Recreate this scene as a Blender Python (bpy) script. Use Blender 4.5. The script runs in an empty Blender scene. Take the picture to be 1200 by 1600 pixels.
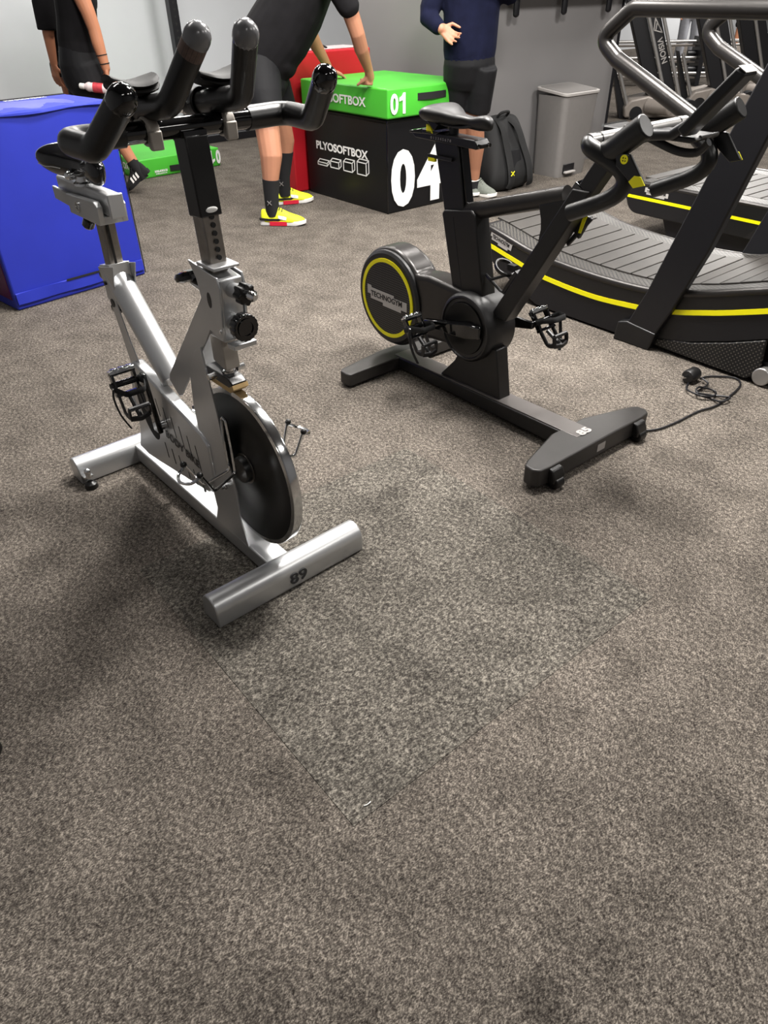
import bpy, bmesh, math, random
from math import sin, cos, pi, radians, atan2, sqrt
from mathutils import Vector, Matrix, Quaternion
random.seed(7)
SC = bpy.context.scene
COL = SC.collection

# ------------------------------------------------------------------ camera
PITCH, ROLL, CAM_H = 0.63795, -0.0199, 1.3184
cam_data = bpy.data.cameras.new('camera')
cam = bpy.data.objects.new('camera', cam_data); COL.objects.link(cam)
cam_data.sensor_width = 36.0; cam_data.lens = 36.0 * 1110 / 1600
cam_data.clip_start = 0.02; cam_data.clip_end = 100
_f = Vector((0, cos(PITCH), -sin(PITCH))); _r = Vector((1, 0, 0)); _u = _r.cross(_f)
_r2 = cos(ROLL) * _r + sin(ROLL) * _u; _u2 = -sin(ROLL) * _r + cos(ROLL) * _u
cm = Matrix((_r2, _u2, -_f)).transposed().to_4x4(); cm.translation = (0, 0, CAM_H)
cam.matrix_world = cm
SC.camera = cam

# ------------------------------------------------------------------ world, lights, exposure
SC.view_settings.view_transform = 'Standard'; SC.view_settings.look = 'None'
SC.view_settings.gamma = 1.0; SC.view_settings.use_curve_mapping = False
SC.view_settings.exposure = 0.0
world = bpy.data.worlds.new('world'); SC.world = world; world.use_nodes = True
world.node_tree.nodes['Background'].inputs[0].default_value = (0.9, 0.95, 1.0, 1)
world.node_tree.nodes['Background'].inputs[1].default_value = 0.3

def ceiling_lamp(x, y, power, sx=1.2, sy=0.35, rot=0.0, col=(1.0, 0.965, 0.92), z=2.93):
    d = bpy.data.lights.new('ceiling_lamp', 'AREA'); d.shape = 'RECTANGLE'; d.size = sx; d.size_y = sy
    d.energy = power; d.color = col
    o = bpy.data.objects.new('ceiling_lamp', d); COL.objects.link(o)
    o.location = (x, y, z); o.rotation_euler = (0, 0, rot)
    return o
YG = 0.676                               # the room's grid is turned by this angle
LAMPS = [(0.85, 2.75, 205, .9, .35), (-0.4, 3.9, 105, .9, .35), (0.9, -1.4, 14, .9, .35), (2.9, 0.3, 26, .9, .35), (2.6, 4.4, 95, .9, .35), (-1.6, 5.6, 36, .9, .35), (0.9, 5.0, 40, .45, .45),
         (-0.6, 6.9, 52, .45, .45), (-2.9, 7.0, 46, .45, .45), (-1.3, 2.2, 20, .9, .35), (3.6, 8.0, 110, 1.2, .4), (5.2, 11, 170, 1.2, .4),
         (7.5, 15, 220, 1.2, .4), (3.8, 2.2, 70, .6, .6), (9.0, 20, 220, 1.2, .4), (-1.2, -1.6, 14, .9, .35)]
for L in LAMPS:
    ceiling_lamp(L[0], L[1], L[2], L[3], L[4], YG)

# ------------------------------------------------------------------ materials
def lin(c):
    if isinstance(c, str):
        c = [int(c[i:i+2], 16) / 255 for i in (0, 2, 4)]
    return [x / 12.92 if x <= 0.04045 else ((x + 0.055) / 1.055) ** 2.4 for x in c]

class NT:
    def __init__(s, name):
        s.m = bpy.data.materials.new(name); s.m.use_nodes = True; s.t = s.m.node_tree
        s.b = s.t.nodes['Principled BSDF']
    def n(s, kind, **kw):
        q = s.t.nodes.new(kind)
        for k, v in kw.items():
            if k in q.inputs: q.inputs[k].default_value = v
            else: setattr(q, k, v)
        return q
    def l(s, a, b): s.t.links.new(a, b)

def mat(name, color, rough=0.5, metal=0.0, var=0.0, vscale=30, bump=0.0, bscale=200, spec=0.5, coat=0.0, sheen=0.0, aniso=None):
    q = NT(name); c = lin(color) + [1]
    q.b.inputs['Base Color'].default_value = c
    q.b.inputs['Roughness'].default_value = rough; q.b.inputs['Metallic'].default_value = metal
    q.b.inputs['Specular IOR Level'].default_value = spec
    q.b.inputs['Coat Weight'].default_value = coat
    q.b.inputs['Sheen Weight'].default_value = sheen
    tc = q.n('ShaderNodeTexCoord')
    if var:
        nz = q.n('ShaderNodeTexNoise', Scale=vscale, Detail=4.0); q.l(tc.outputs['Object'], nz.inputs['Vector'])
        mp = q.n('ShaderNodeMapRange'); mp.inputs[1].default_value = .3; mp.inputs[2].default_value = .7
        mp.inputs[3].default_value = 1 - var; mp.inputs[4].default_value = 1 + var
        q.l(nz.outputs[0], mp.inputs[0])
        mx = q.n('ShaderNodeMix', data_type='RGBA', blend_type='MULTIPLY'); mx.inputs[0].default_value = 1
        mx.inputs[6].default_value = c; q.l(mp.outputs[0], mx.inputs[7]); q.l(mx.outputs[2], q.b.inputs['Base Color'])
    if bump:
        nz = q.n('ShaderNodeTexNoise', Scale=bscale, Detail=3.0)
        if aniso:
            mpp = q.n('ShaderNodeMapping'); mpp.inputs['Scale'].default_value = aniso
            q.l(tc.outputs['Object'], mpp.inputs[0]); q.l(mpp.outputs[0], nz.inputs['Vector'])
        else: q.l(tc.outputs['Object'], nz.inputs['Vector'])
        bp = q.n('ShaderNodeBump', Strength=bump, Distance=0.002)
        q.l(nz.outputs[0], bp.inputs['Height']); q.l(bp.outputs[0], q.b.inputs['Normal'])
    return q.m

STAINS = [(3.927, -2.937, .045, .62), (3.647, -2.726, .014, .6), (3.187, -1.724, .10, .74), (2.717, -2.27, .10, .78), (3.533, -3.02, .03, .72),
          (3.616, -2.432, .02, .75), (2.285, -2.826, .09, .80), (3.292, -3.039, .035, .82), (2.789, -3.351, .06, .84)]
def carpet_mat(name, tint):
    q = NT(name); tc = q.n('ShaderNodeTexCoord')
    # tuft speckle
    mpg = q.n('ShaderNodeMapping'); mpg.inputs['Rotation'].default_value = (0, 0, .5); mpg.inputs['Scale'].default_value = (1.0, .55, 1); q.l(tc.outputs['Object'], mpg.inputs[0])
    n1 = q.n('ShaderNodeTexNoise', Scale=330.0, Detail=2.0, Roughness=.75); q.l(mpg.outputs[0], n1.inputs['Vector'])
    n2 = q.n('ShaderNodeTexNoise', Scale=90.0, Detail=3.0); q.l(tc.outputs['Object'], n2.inputs['Vector'])
    n3 = q.n('ShaderNodeTexNoise', Scale=7.0, Detail=4.0, Roughness=.6); q.l(tc.outputs['Object'], n3.inputs['Vector'])
    n4 = q.n('ShaderNodeTexNoise', Scale=1.6, Detail=3.0); q.l(tc.outputs['Object'], n4.inputs['Vector'])
    ad = q.n('ShaderNodeMath', operation='MULTIPLY_ADD'); ad.inputs[1].default_value = .65; q.l(n1.outputs[0], ad.inputs[0])
    m2 = q.n('ShaderNodeMath', operation='MULTIPLY'); m2.inputs[1].default_value = .35; q.l(n2.outputs[0], m2.inputs[0]); q.l(m2.outputs[0], ad.inputs[2])
    rp = q.n('ShaderNodeValToRGB'); e = rp.color_ramp.elements
    e[0].position = .36; e[0].color = lin('322d2b') + [1]; e[1].position = .66; e[1].color = lin('b9b0a6') + [1]
    k = e.new(.5); k.color = lin('69635e') + [1]
    q.l(ad.outputs[0], rp.inputs[0])
    # worn and soiled patches
    st = q.n('ShaderNodeMapRange'); st.inputs[1].default_value = .32; st.inputs[2].default_value = .62; st.inputs[3].default_value = .70; st.inputs[4].default_value = 1.06
    q.l(n3.outputs[0], st.inputs[0])
    s4 = q.n('ShaderNodeMapRange'); s4.inputs[1].default_value = .3; s4.inputs[2].default_value = .7; s4.inputs[3].default_value = .84; s4.inputs[4].default_value = 1.1
    q.l(n4.outputs[0], s4.inputs[0])
    mm = q.n('ShaderNodeMath', operation='MULTIPLY'); q.l(st.outputs[0], mm.inputs[0]); q.l(s4.outputs[0], mm.inputs[1])
    mx = q.n('ShaderNodeMix', data_type='RGBA', blend_type='MULTIPLY'); mx.inputs[0].default_value = 1
    q.l(rp.outputs[0], mx.inputs[6]); q.l(mm.outputs[0], mx.inputs[7])
    # spilt-drink stains with soft ragged edges
    for sx, sy, sr, amt in STAINS:
        dv = q.n('ShaderNodeVectorMath', operation='DISTANCE'); dv.inputs[1].default_value = (sx, sy, .0); q.l(tc.outputs['Object'], dv.inputs[0])
        wob = q.n('ShaderNodeMath', operation='MULTIPLY_ADD'); wob.inputs[1].default_value = sr*1.6; q.l(n3.outputs[0], wob.inputs[0]); q.l(dv.outputs['Value'], wob.inputs[2])
        mr = q.n('ShaderNodeMapRange', interpolation_type='SMOOTHSTEP'); mr.inputs[1].default_value = sr*1.2; mr.inputs[2].default_value = sr*2.1; mr.inputs[3].default_value = amt; mr.inputs[4].default_value = 1
        q.l(wob.outputs[0], mr.inputs[0])
        m5 = q.n('ShaderNodeMath', operation='MULTIPLY'); q.l(mm.outputs[0], m5.inputs[0]); q.l(mr.outputs[0], m5.inputs[1]); mm = m5
    q.l(mm.outputs[0], mx.inputs[7])
    m3 = q.n('ShaderNodeMix', data_type='RGBA', blend_type='MULTIPLY'); m3.inputs[0].default_value = 1; m3.inputs[7].default_value = (*tint, 1)
    q.l(mx.outputs[2], m3.inputs[6]); q.l(m3.outputs[2], q.b.inputs['Base Color'])
    q.b.inputs['Roughness'].default_value = 1.0; q.b.inputs['Specular IOR Level'].default_value = .1
    bp = q.n('ShaderNodeBump', Strength=.7, Distance=.006); q.l(ad.outputs[0], bp.inputs['Height']); q.l(bp.outputs[0], q.b.inputs['Normal'])
    return q.m

def grid_mat(name, base, dot, scale, rough=.5, size=.3, rot=0.0, metal=0.0, bump=.0):
    # regular dots / diamond bosses in local x-y or x-z, from object coordinates
    q = NT(name); tc = q.n('ShaderNodeTexCoord')
    mp = q.n('ShaderNodeMapping'); mp.inputs['Rotation'].default_value = rot if isinstance(rot, tuple) else (0, 0, rot); mp.inputs['Scale'].default_value = scale
    q.l(tc.outputs['Object'], mp.inputs[0])
    fr = q.n('ShaderNodeVectorMath', operation='FRACTION'); q.l(mp.outputs[0], fr.inputs[0])
    sb = q.n('ShaderNodeVectorMath', operation='SUBTRACT'); sb.inputs[1].default_value = (.5, .5, .5); q.l(fr.outputs[0], sb.inputs[0])
    ml = q.n('ShaderNodeVectorMath', operation='MULTIPLY'); ml.inputs[1].default_value = tuple(1 if s else 0 for s in scale); q.l(sb.outputs[0], ml.inputs[0])
    ln = q.n('ShaderNodeVectorMath', operation='LENGTH'); q.l(ml.outputs[0], ln.inputs[0])
    lt = q.n('ShaderNodeMapRange'); lt.inputs[1].default_value = size; lt.inputs[2].default_value = size + .12; lt.inputs[3].default_value = 1; lt.inputs[4].default_value = 0
    q.l(ln.outputs['Value'], lt.inputs[0])
    mx = q.n('ShaderNodeMix', data_type='RGBA'); mx.inputs[6].default_value = lin(base) + [1]; mx.inputs[7].default_value = lin(dot) + [1]
    q.l(lt.outputs[0], mx.inputs[0]); q.l(mx.outputs[2], q.b.inputs['Base Color'])
    q.b.inputs['Roughness'].default_value = rough; q.b.inputs['Metallic'].default_value = metal
    if bump:
        bp = q.n('ShaderNodeBump', Strength=bump, Distance=.003); q.l(lt.outputs[0], bp.inputs['Height']); q.l(bp.outputs[0], q.b.inputs['Normal'])
    return q.m

M = dict(
    silver=mat('silver_paint', 'c2c3c4', .34, .75, var=.05, vscale=6, bump=.06, bscale=400),
    steel=mat('brushed_steel', '8d8780', .33, .9, var=.12, vscale=40, bump=.15, bscale=60, aniso=(20, 20, 1)),
    chrome=mat('chrome', 'd9dadb', .12, 1.0, var=.04),
    greymetal=mat('cast_grey', 'a39d95', .5, .35, var=.06),
    rubber=mat('black_rubber', '0d0c0c', .34, 0, bump=.12, bscale=500, var=.1),
    gloss=mat('gloss_black', '070708', .10, 0, coat=.5, var=.05),
    black=mat('satin_black', '111113', .38, 0, var=.08, bump=.05, bscale=300),
    graphite=mat('graphite_coat', '1b1a1a', .38, .2, var=.08, bump=.08, bscale=700),
    graphite2=mat('graphite_silver', '3a3837', .30, .6, var=.06, bump=.06, bscale=700),
    darkplastic=mat('dark_plastic', '171617', .42, 0, var=.1, bump=.1, bscale=400),
    midgrey=mat('grey_plastic', '757270', .48, 0, var=.03, bump=.04),
    lidgrey=mat('light_grey_plastic', 'a09c99', .45, 0, var=.03),
    yellow=mat('yellow_stripe', 'fcf400', .45, 0, var=.02),
    white=mat('white_print', 'e9e9e7', .6, 0, var=.03),
    footcoat=mat('foot_coat', '363433', .40, .3, var=.06, bump=.08, bscale=700),
    plate=mat('logo_plate', 'b9b6b2', .4, .1, var=.03),
    disc=mat('satin_disc', '0a0a0a', .32, 0, var=.1, spec=.3),
    numgrey=mat('grey_number', '353537', .6, 0, var=.1),
    topplate=mat('satin_alloy', '6b6765', .34, .5, var=.06, vscale=9, bump=.06, bscale=700),
    padfoam=mat('pad_foam', '1b1a1a', .62, 0, var=.12, bump=.1, bscale=300, spec=.3),
    felt=mat('tan_felt', 'b89a6a', .9, 0, var=.15),
    brown=mat('worn_foam', '5a4a43', .8, 0, var=.2, vscale=90),
    capgrey=mat('grey_end_cap', '6e6e70', .25, .2, var=.05),
    vblue=mat('blue_vinyl', '202d9e', .45, 0, var=.06, vscale=5, bump=.25, bscale=14),
    vblue_lit=mat('blue_vinyl_lit_flap', '24329f', .62, 0, spec=.25, var=.10, vscale=9, bump=.4, bscale=20),  # same vinyl as the box, slightly lighter: light on the top painted in
    vred=mat('red_vinyl', 'c11f2b', .40, 0, var=.05, vscale=5, bump=.2, bscale=12),
    vgreen=mat('green_vinyl', '46b232', .48, 0, var=.05, vscale=6, bump=.3, bscale=9),
    vblack=mat('black_vinyl', '0f0f11', .40, 0, spec=.35, var=.06, vscale=5, bump=.25, bscale=12),
    webbing=mat('black_webbing', '0f0f10', .8, 0, var=.15, bump=.3, bscale=300),
    wallgrey=mat('charcoal_wall_paint', '5e5e60', .8, 0, var=.02),
    wall=mat('pale_wall_paint', 'c9ccd0', .8, 0, var=.02, vscale=3, bump=.03),
    partition=mat('grey_partition', '777575', .62, 0, var=.02, vscale=4, bump=.03),
    ceil=mat('ceiling_paint', '77777a', .9, 0, var=.02),
    skin=mat('skin', 'b57f63', .55, 0, var=.03, vscale=18, bump=.05, bscale=90),
    skin2=mat('skin_tan', 'b87c5c', .55, 0, var=.03, vscale=18, bump=.05, bscale=90),
    cloth=mat('black_jersey', '121113', .9, 0, var=.2, vscale=14, bump=.5, bscale=22, spec=.2),
    cloth2=mat('charcoal_jersey', '161517', .9, 0, var=.2, vscale=12, bump=.5, bscale=22, spec=.2),
    shorts=mat('black_shorts', '0f0f12', .75, 0, var=.2, vscale=14, bump=.5, bscale=26, spec=.3),
    navy=mat('navy_fleece', '12152a', .95, 0, var=.2, vscale=16, bump=.5, bscale=24, spec=.15),
    greycloth=mat('grey_trousers', '9a9ca3', .85, 0, var=.06, bump=.3, bscale=25),
    sock=mat('black_sock', '151517', .9, 0, var=.1, bump=.2, bscale=300),
    shoeyel=mat('yellow_mesh', 'd8df1e', .6, 0, var=.12, vscale=120, bump=.2, bscale=300),
    shoered=mat('red_sole', 'd0203a', .5, 0, var=.03),
    shoewhite=mat('white_sole', 'eceae6', .55, 0, var=.03),
    shoegrey=mat('grey_mesh', '6b7068', .7, 0, var=.15, vscale=90, bump=.2, bscale=300),
    pack=mat('black_nylon', '141415', .75, 0, var=.15, vscale=18, bump=.4, bscale=30),
    hair=mat('dark_hair', '2a1d15', .6, 0, var=.3, vscale=80, bump=.5, bscale=120),
    slat=mat('belt_rubber', '35322f', .52, 0, var=.10, vscale=16, bump=.25, bscale=120),
    beltdark=mat('belt_gap', '151515', .8, 0, var=.05),
    shroud=mat('taupe_shroud', '8f8780', .45, .1, var=.04),
    machblack=mat('machine_black', '131317', .42, .1, var=.06),
    silvertube=mat('silver_tube', 'b0aeac', .32, .7, var=.05),
    purple_refl=mat('painted_reflection', '5a1c50', .2, 0, var=.1),  # colour of a painted reflection
    perf=grid_mat('perforated_black', '0b0b0b', '6a645e', (75, 0, 75), .5, .13, (0, radians(45), 0)),
    diamond=grid_mat('diamond_grip', '1d1c1d', '47443f', (60, 60, 0), .42, .34, radians(45), .1, .5),
    mesh=grid_mat('dotted_grille', '0c0c0c', '5f5c55', (110, 0, 110), .5, .16),
    redglass=mat('red_label', 'c3414a', .4, 0, var=.2, vscale=40),
    clearpet=mat('clear_plastic', 'e6d6d6', .15, 0, var=.1, vscale=40),
)
M['carpet'] = carpet_mat('carpet', (.76, .745, .715))
M['carpet_tile'] = carpet_mat('carpet_tile', (.70, .715, .69))

# ------------------------------------------------------------------ geometry helpers
# Points are (u, w, z): u forward, w to the thing's left (seen from its own back: +w = right-handed flip), z up.
def P(p): return Vector((p[0], -p[1], p[2]))

def fillet(pts, r, n=6, closed=False):
    pts = [Vector(p) for p in pts]; out = []
    N = len(pts)
    for i, p in enumerate(pts):
        if not closed and i in (0, N - 1): out.append(p); continue
        a = pts[i-1] - p; b = pts[(i+1) % N] - p
        rr = r[i] if isinstance(r, (list, tuple)) else r
        la, lb = a.length, b.length; a.normalize(); b.normalize()
        ang = a.angle(b)
        if ang > 3.1 or rr <= 0: out.append(p); continue
        d = min(rr / math.tan(ang / 2), la * .49, lb * .49)
        q0, q1 = p + a * d, p + b * d
        for k in range(n + 1):
            t = k / n
            out.append((1-t)**2 * q0 + 2*(1-t)*t * p + t*t * q1)
    return out

def crv(pts, n=5):
    pts = [Vector(p) for p in pts]; out = []
    for i in range(len(pts) - 1):
        p0 = pts[max(i-1, 0)]; p1 = pts[i]; p2 = pts[i+1]; p3 = pts[min(i+2, len(pts)-1)]
        for k in range(n):
            t = k / n
            out.append(.5 * ((2*p1) + (p2-p0)*t + (2*p0-5*p1+4*p2-p3)*t*t + (-p0+3*p1-3*p2+p3)*t**3))
    out.append(pts[-1]); return out

class MB:
    def __init__(s): s.bm = bmesh.new()
    def box(s, c, d, rot=None):
        m = Matrix.Translation(P(c)) @ (rot.to_4x4() if rot else Matrix()) @ Matrix.Diagonal((d[0], d[1], d[2], 1))
        bmesh.ops.create_cube(s.bm, size=1, matrix=m); return s
    def prism(s, poly, w0, w1, axis='w'):
        f = {'w': lambda p, t: P((p[0], t, p[1])), 'z': lambda p, t: P((p[0], p[1], t)), 'u': lambda p, t: P((t, p[0], p[1]))}[axis]
        a = [s.bm.verts.new(f(p, w0)) for p in poly]; b = [s.bm.verts.new(f(p, w1)) for p in poly]
        n = len(poly)
        for i in range(n):
            s.bm.faces.new((a[i], a[(i+1) % n], b[(i+1) % n], b[i]))
        s.bm.faces.new(a); s.bm.faces.new(b[::-1]); return s
    def loft(s, rings, caps=True, closed=False):
        vs = [[s.bm.verts.new(P(p)) for p in r] for r in rings]; n = len(vs[0])
        for i in range(len(vs) - (0 if closed else 1)):
            A, B = vs[i], vs[(i+1) % len(vs)]
            for k in range(n): s.bm.faces.new((A[k], A[(k+1) % n], B[(k+1) % n], B[k]))
        if caps and not closed: s.bm.faces.new(vs[0][::-1]); s.bm.faces.new(vs[-1])
        return s
    def tube(s, pts, r, seg=12, caps=True, dome=False, side=None, squash=1.0, phase=0.0, closed=False):
        pts = [Vector(p) for p in pts]; N = len(pts)
        rad = r if isinstance(r, (list, tuple)) else [r] * N
        tg = []
        for i in range(N):
            a = pts[max(i-1, 0)] if not closed else pts[i-1]; b = pts[min(i+1, N-1)] if not closed else pts[(i+1) % N]
            tg.append((b - a).normalized())
        ref = Vector(side) if side else (Vector((0, 0, 1)) if abs(tg[0].z) < .9 else Vector((1, 0, 0)))
        x = (ref - tg[0] * ref.dot(tg[0])).normalized(); rings = []
        def ring(c, t, x, ra):
            y = t.cross(x); ra, rb = ra if isinstance(ra, tuple) else (ra, ra * squash)
            return [c + x * cos(phase + 2*pi*k/seg) * ra + y * sin(phase + 2*pi*k/seg) * rb for k in range(seg)]
        for i in range(N):
            x = (x - tg[i] * x.dot(tg[i])).normalized()
            if side:
                x = (Vector(side) - tg[i] * Vector(side).dot(tg[i])).normalized()
            if dome and i == 0:
                for k in range(3):
                    a = pi/2 * (k + .35) / 3.2; q = rad[0] if not isinstance(rad[0], tuple) else min(rad[0])
                    rr = rad[0] * sin(a) if not isinstance(rad[0], tuple) else tuple(v * sin(a) for v in rad[0])
                    rings.append(ring(pts[0] - tg[0] * q * cos(a), tg[0], x, rr))
            rings.append(ring(pts[i], tg[i], x, rad[i]))
            if dome and i == N - 1:
                for k in range(2, -1, -1):
                    a = pi/2 * (k + .35) / 3.2; q = rad[-1] if not isinstance(rad[-1], tuple) else min(rad[-1])
                    rr = rad[-1] * sin(a) if not isinstance(rad[-1], tuple) else tuple(v * sin(a) for v in rad[-1])
                    rings.append(ring(pts[-1] + tg[-1] * q * cos(a), tg[-1], x, rr))
        s.loft(rings, caps, closed); return s
    def cyl(s, a, b, r, seg=24, r2=None): return s.tube([a, b], [r, r if r2 is None else r2], seg)
    def lathe(s, prof, o, axis, seg=32):
        o = Vector(o); ax = Vector(axis).normalized()
        x = ax.orthogonal().normalized(); y = ax.cross(x)
        rings = [[o + ax * h + (x * cos(2*pi*k/seg) + y * sin(2*pi*k/seg)) * max(r, 1e-4) for k in range(seg)] for r, h in prof]
        s.loft(rings); return s
    def ring(s, prof, o, axis, seg=48):     # closed profile turned about an axis
        o = Vector(o); ax = Vector(axis).normalized(); x = ax.orthogonal().normalized(); y = ax.cross(x)
        rings = [[o + ax * h + (x * cos(2*pi*k/seg) + y * sin(2*pi*k/seg)) * r for r, h in prof] for k in range(seg)]
        s.loft(rings, closed=True); return s
    def ball(s, c, r, seg=16, scale=(1, 1, 1), rot=None):
        m = Matrix.Translation(P(c)) @ (rot.to_4x4() if rot else Matrix()) @ Matrix.Diagonal((scale[0], scale[1], scale[2], 1))
        bmesh.ops.create_uvsphere(s.bm, u_segments=seg, v_segments=max(seg * 2 // 3, 6), radius=r, matrix=m); return s
    def mesh(s, name, mt, ang=35):
        bmesh.ops.recalc_face_normals(s.bm, faces=s.bm.faces[:])
        me = bpy.data.meshes.new(name); s.bm.to_mesh(me); s.bm.free()
        if mt is not None: me.materials.append(mt)
        for p in me.polygons: p.use_smooth = True
        me.set_sharp_from_angle(angle=radians(ang)); return me
    def obj(s, name, mt, parent=None, bev=0.0, seg=2, ang=35, sub=0):
        o = bpy.data.objects.new(name, s.mesh(name, M[mt] if isinstance(mt, str) else mt, ang)); COL.objects.link(o)
        if parent: o.parent = parent
        if bev:
            b = o.modifiers.new('bevel', 'BEVEL'); b.width = bev; b.segments = seg; b.limit_method = 'ANGLE'; b.angle_limit = radians(30)
        if sub:
            b = o.modifiers.new('sub', 'SUBSURF'); b.levels = sub; b.render_levels = sub
        return o

def tag(o, label=None, cat=None, group=None, kind=None):
    for k, v in (('label', label), ('category', cat), ('group', group), ('kind', kind)):
        if v: o[k] = v
    return o
def thing(name, label, cat, loc=(0, 0, 0), yaw=None, group=None, rz=None):
    o = bpy.data.objects.new(name, None); COL.objects.link(o); o.location = loc; o.empty_display_size = .1
    if yaw is not None: o.rotation_euler = (0, 0, yaw - pi / 2)
    if rz is not None: o.rotation_euler = (0, 0, rz)
    return tag(o, label, cat, group)
def dup(root, loc=None, rz=None):
    r = root.copy(); COL.objects.link(r)
    if loc: r.location = loc
    if rz is not None: r.rotation_euler = (0, 0, rz)
    for ch in list(root.children):
        c = ch.copy(); COL.objects.link(c); c.parent = r
        for g in list(ch.children):
            d = g.copy(); COL.objects.link(d); d.parent = c
    return r

def text(name, body, width, height, o, ex, ey, mt, parent, bold=.03, depth=.0012, lift=.0006):
    cu = bpy.data.curves.new(name, 'FONT'); cu.body = body; cu.size = 1; cu.offset = bold; cu.extrude = .01
    cu.resolution_u = 4
    t = bpy.data.objects.new(name, cu); COL.objects.link(t)
    dg = bpy.context.evaluated_depsgraph_get(); me = bpy.data.meshes.new_from_object(t.evaluated_get(dg))
    bpy.data.objects.remove(t); bpy.data.curves.remove(cu)
    xs = [v.co.x for v in me.vertices]; ys = [v.co.y for v in me.vertices]
    x0, x1, y0, y1 = min(xs), max(xs), min(ys), max(ys)
    EX, EY = P(ex).normalized(), P(ey).normalized(); EZ = EX.cross(EY); O = P(o)
    for v in me.vertices:
        x = ((v.co.x - x0) / (x1 - x0) - .5) * width; y = ((v.co.y - y0) / (y1 - y0) - .5) * height
        v.co = O + EX * x + EY * y + EZ * (lift + depth * (v.co.z / .02 + .5))
    me.materials.clear(); me.materials.append(M[mt]); me.name = name
    ob = bpy.data.objects.new(name, me); COL.objects.link(ob); ob.parent = parent
    return ob

def strokes(name, segs, r, o, ex, ey, mt, parent, lift=.001):
    # flat line drawing (flat print): each segment a thin bar
    EX, EY = Vector(ex).normalized(), Vector(ey).normalized(); EZ = EX.cross(EY); O = Vector(o); mb = MB()
    for (a, b) in segs:
        A = O + EX * a[0] + EY * a[1]; B = O + EX * b[0] + EY * b[1]; d = (B - A).normalized(); n = d.cross(EZ) * r
        A, B = A - d * r, B + d * r
        mb.loft([[A - n - EZ * lift, A + n - EZ * lift, A + n + EZ * lift, A - n + EZ * lift], [B - n - EZ * lift, B + n - EZ * lift, B + n + EZ * lift, B - n + EZ * lift]])
    return mb.obj(name, mt, parent)

# ------------------------------------------------------------------ the room
GO = (0.0714, 5.3522, 0.0)
def G(o, z=0):
    o.location = (GO[0], GO[1], z); o.rotation_euler = (0, 0, YG - pi / 2); return o
GF = Vector((sin(YG), -cos(YG), 0)); GL = Vector((GF.y, -GF.x, 0))
def gw(u, w, z=0): return Vector(GO) + GF * u + GL * w + Vector((0, 0, z))
def struct(name, mb, m, **kw):
    o = G(mb.obj(name, m, **kw)); o['kind'] = 'structure'; return o
floor = struct('floor', MB().box((-.5, -8.75, -.05), (15, 26.5, .1)), 'carpet')
def tile(u0, u1, w0, w1, m):
    t = MB().box(((u0+u1)/2, (w0+w1)/2, .0006), (u1-u0, abs(w1-w0), .0016)).obj('carpet_tile', m, floor)
    return t
# the corner of this tile shows as a seam in the foreground
_c = Vector((-.071, .749, 0)) - Vector(GO); _cu, _cw = _c.dot(GF), _c.dot(GL)
tile(_cu - 1.0, _cu, _cw - 1.0, _cw, 'carpet_tile')
struct('ceiling', MB().box((-.5, -8.75, 3.05), (15, 26.5, .1)), 'ceil')
struct('wall_back', MB().box((-3.91, .75, 1.5), (.12, 7.5, 3)), 'wall')
struct('wall_inner', MB().box((-5.85, -3.06, 1.5), (4.0, .12, 3)), 'wall')
struct('wall_far', MB().box((-7.85, -12.5, 1.5), (.12, 19, 3)), 'wall')
struct('wall_left', MB().box((1.5, 4.5, 1.5), (10.8, .12, 3)), 'wallgrey')
struct('wall_right', MB().box((-.5, -22, 1.5), (15, .12, 3)), 'wallgrey')
struct('wall_front', MB().box((7.0, -8.75, 1.5), (.12, 26.5, 3)), 'wallgrey')
struct('wall_partition', MB().box((-.96, -1.915, 1.3), (1.38, 1.79, 2.6)), 'partition')
struct('trim_1', MB().box((-.262, -2.806, 1.3), (.02, .014, 2.6)), 'machblack')
struct('baseboard_back', MB().box((-3.84, .75, .035), (.02, 7.5, .07)), 'machblack')

# ledge with coat hooks on the partition
t = thing('hook_rail', 'grey wall ledge with three black coat hooks on the grey partition', 'hook rail', gw(-.27, -2.0, 0), YG)
MB().box((.115, .06, 1.33), (.23, 1.72, .05)).obj('ledge', 'partition', t, bev=.004)
for w in (.588, .04, -.522):
    MB().tube(fillet([(.0, w, 1.30), (.07, w, 1.30), (.07, w, 1.13)], .03), .02, 10, dome=True, squash=1.4).obj('hook', 'machblack', t)

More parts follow.
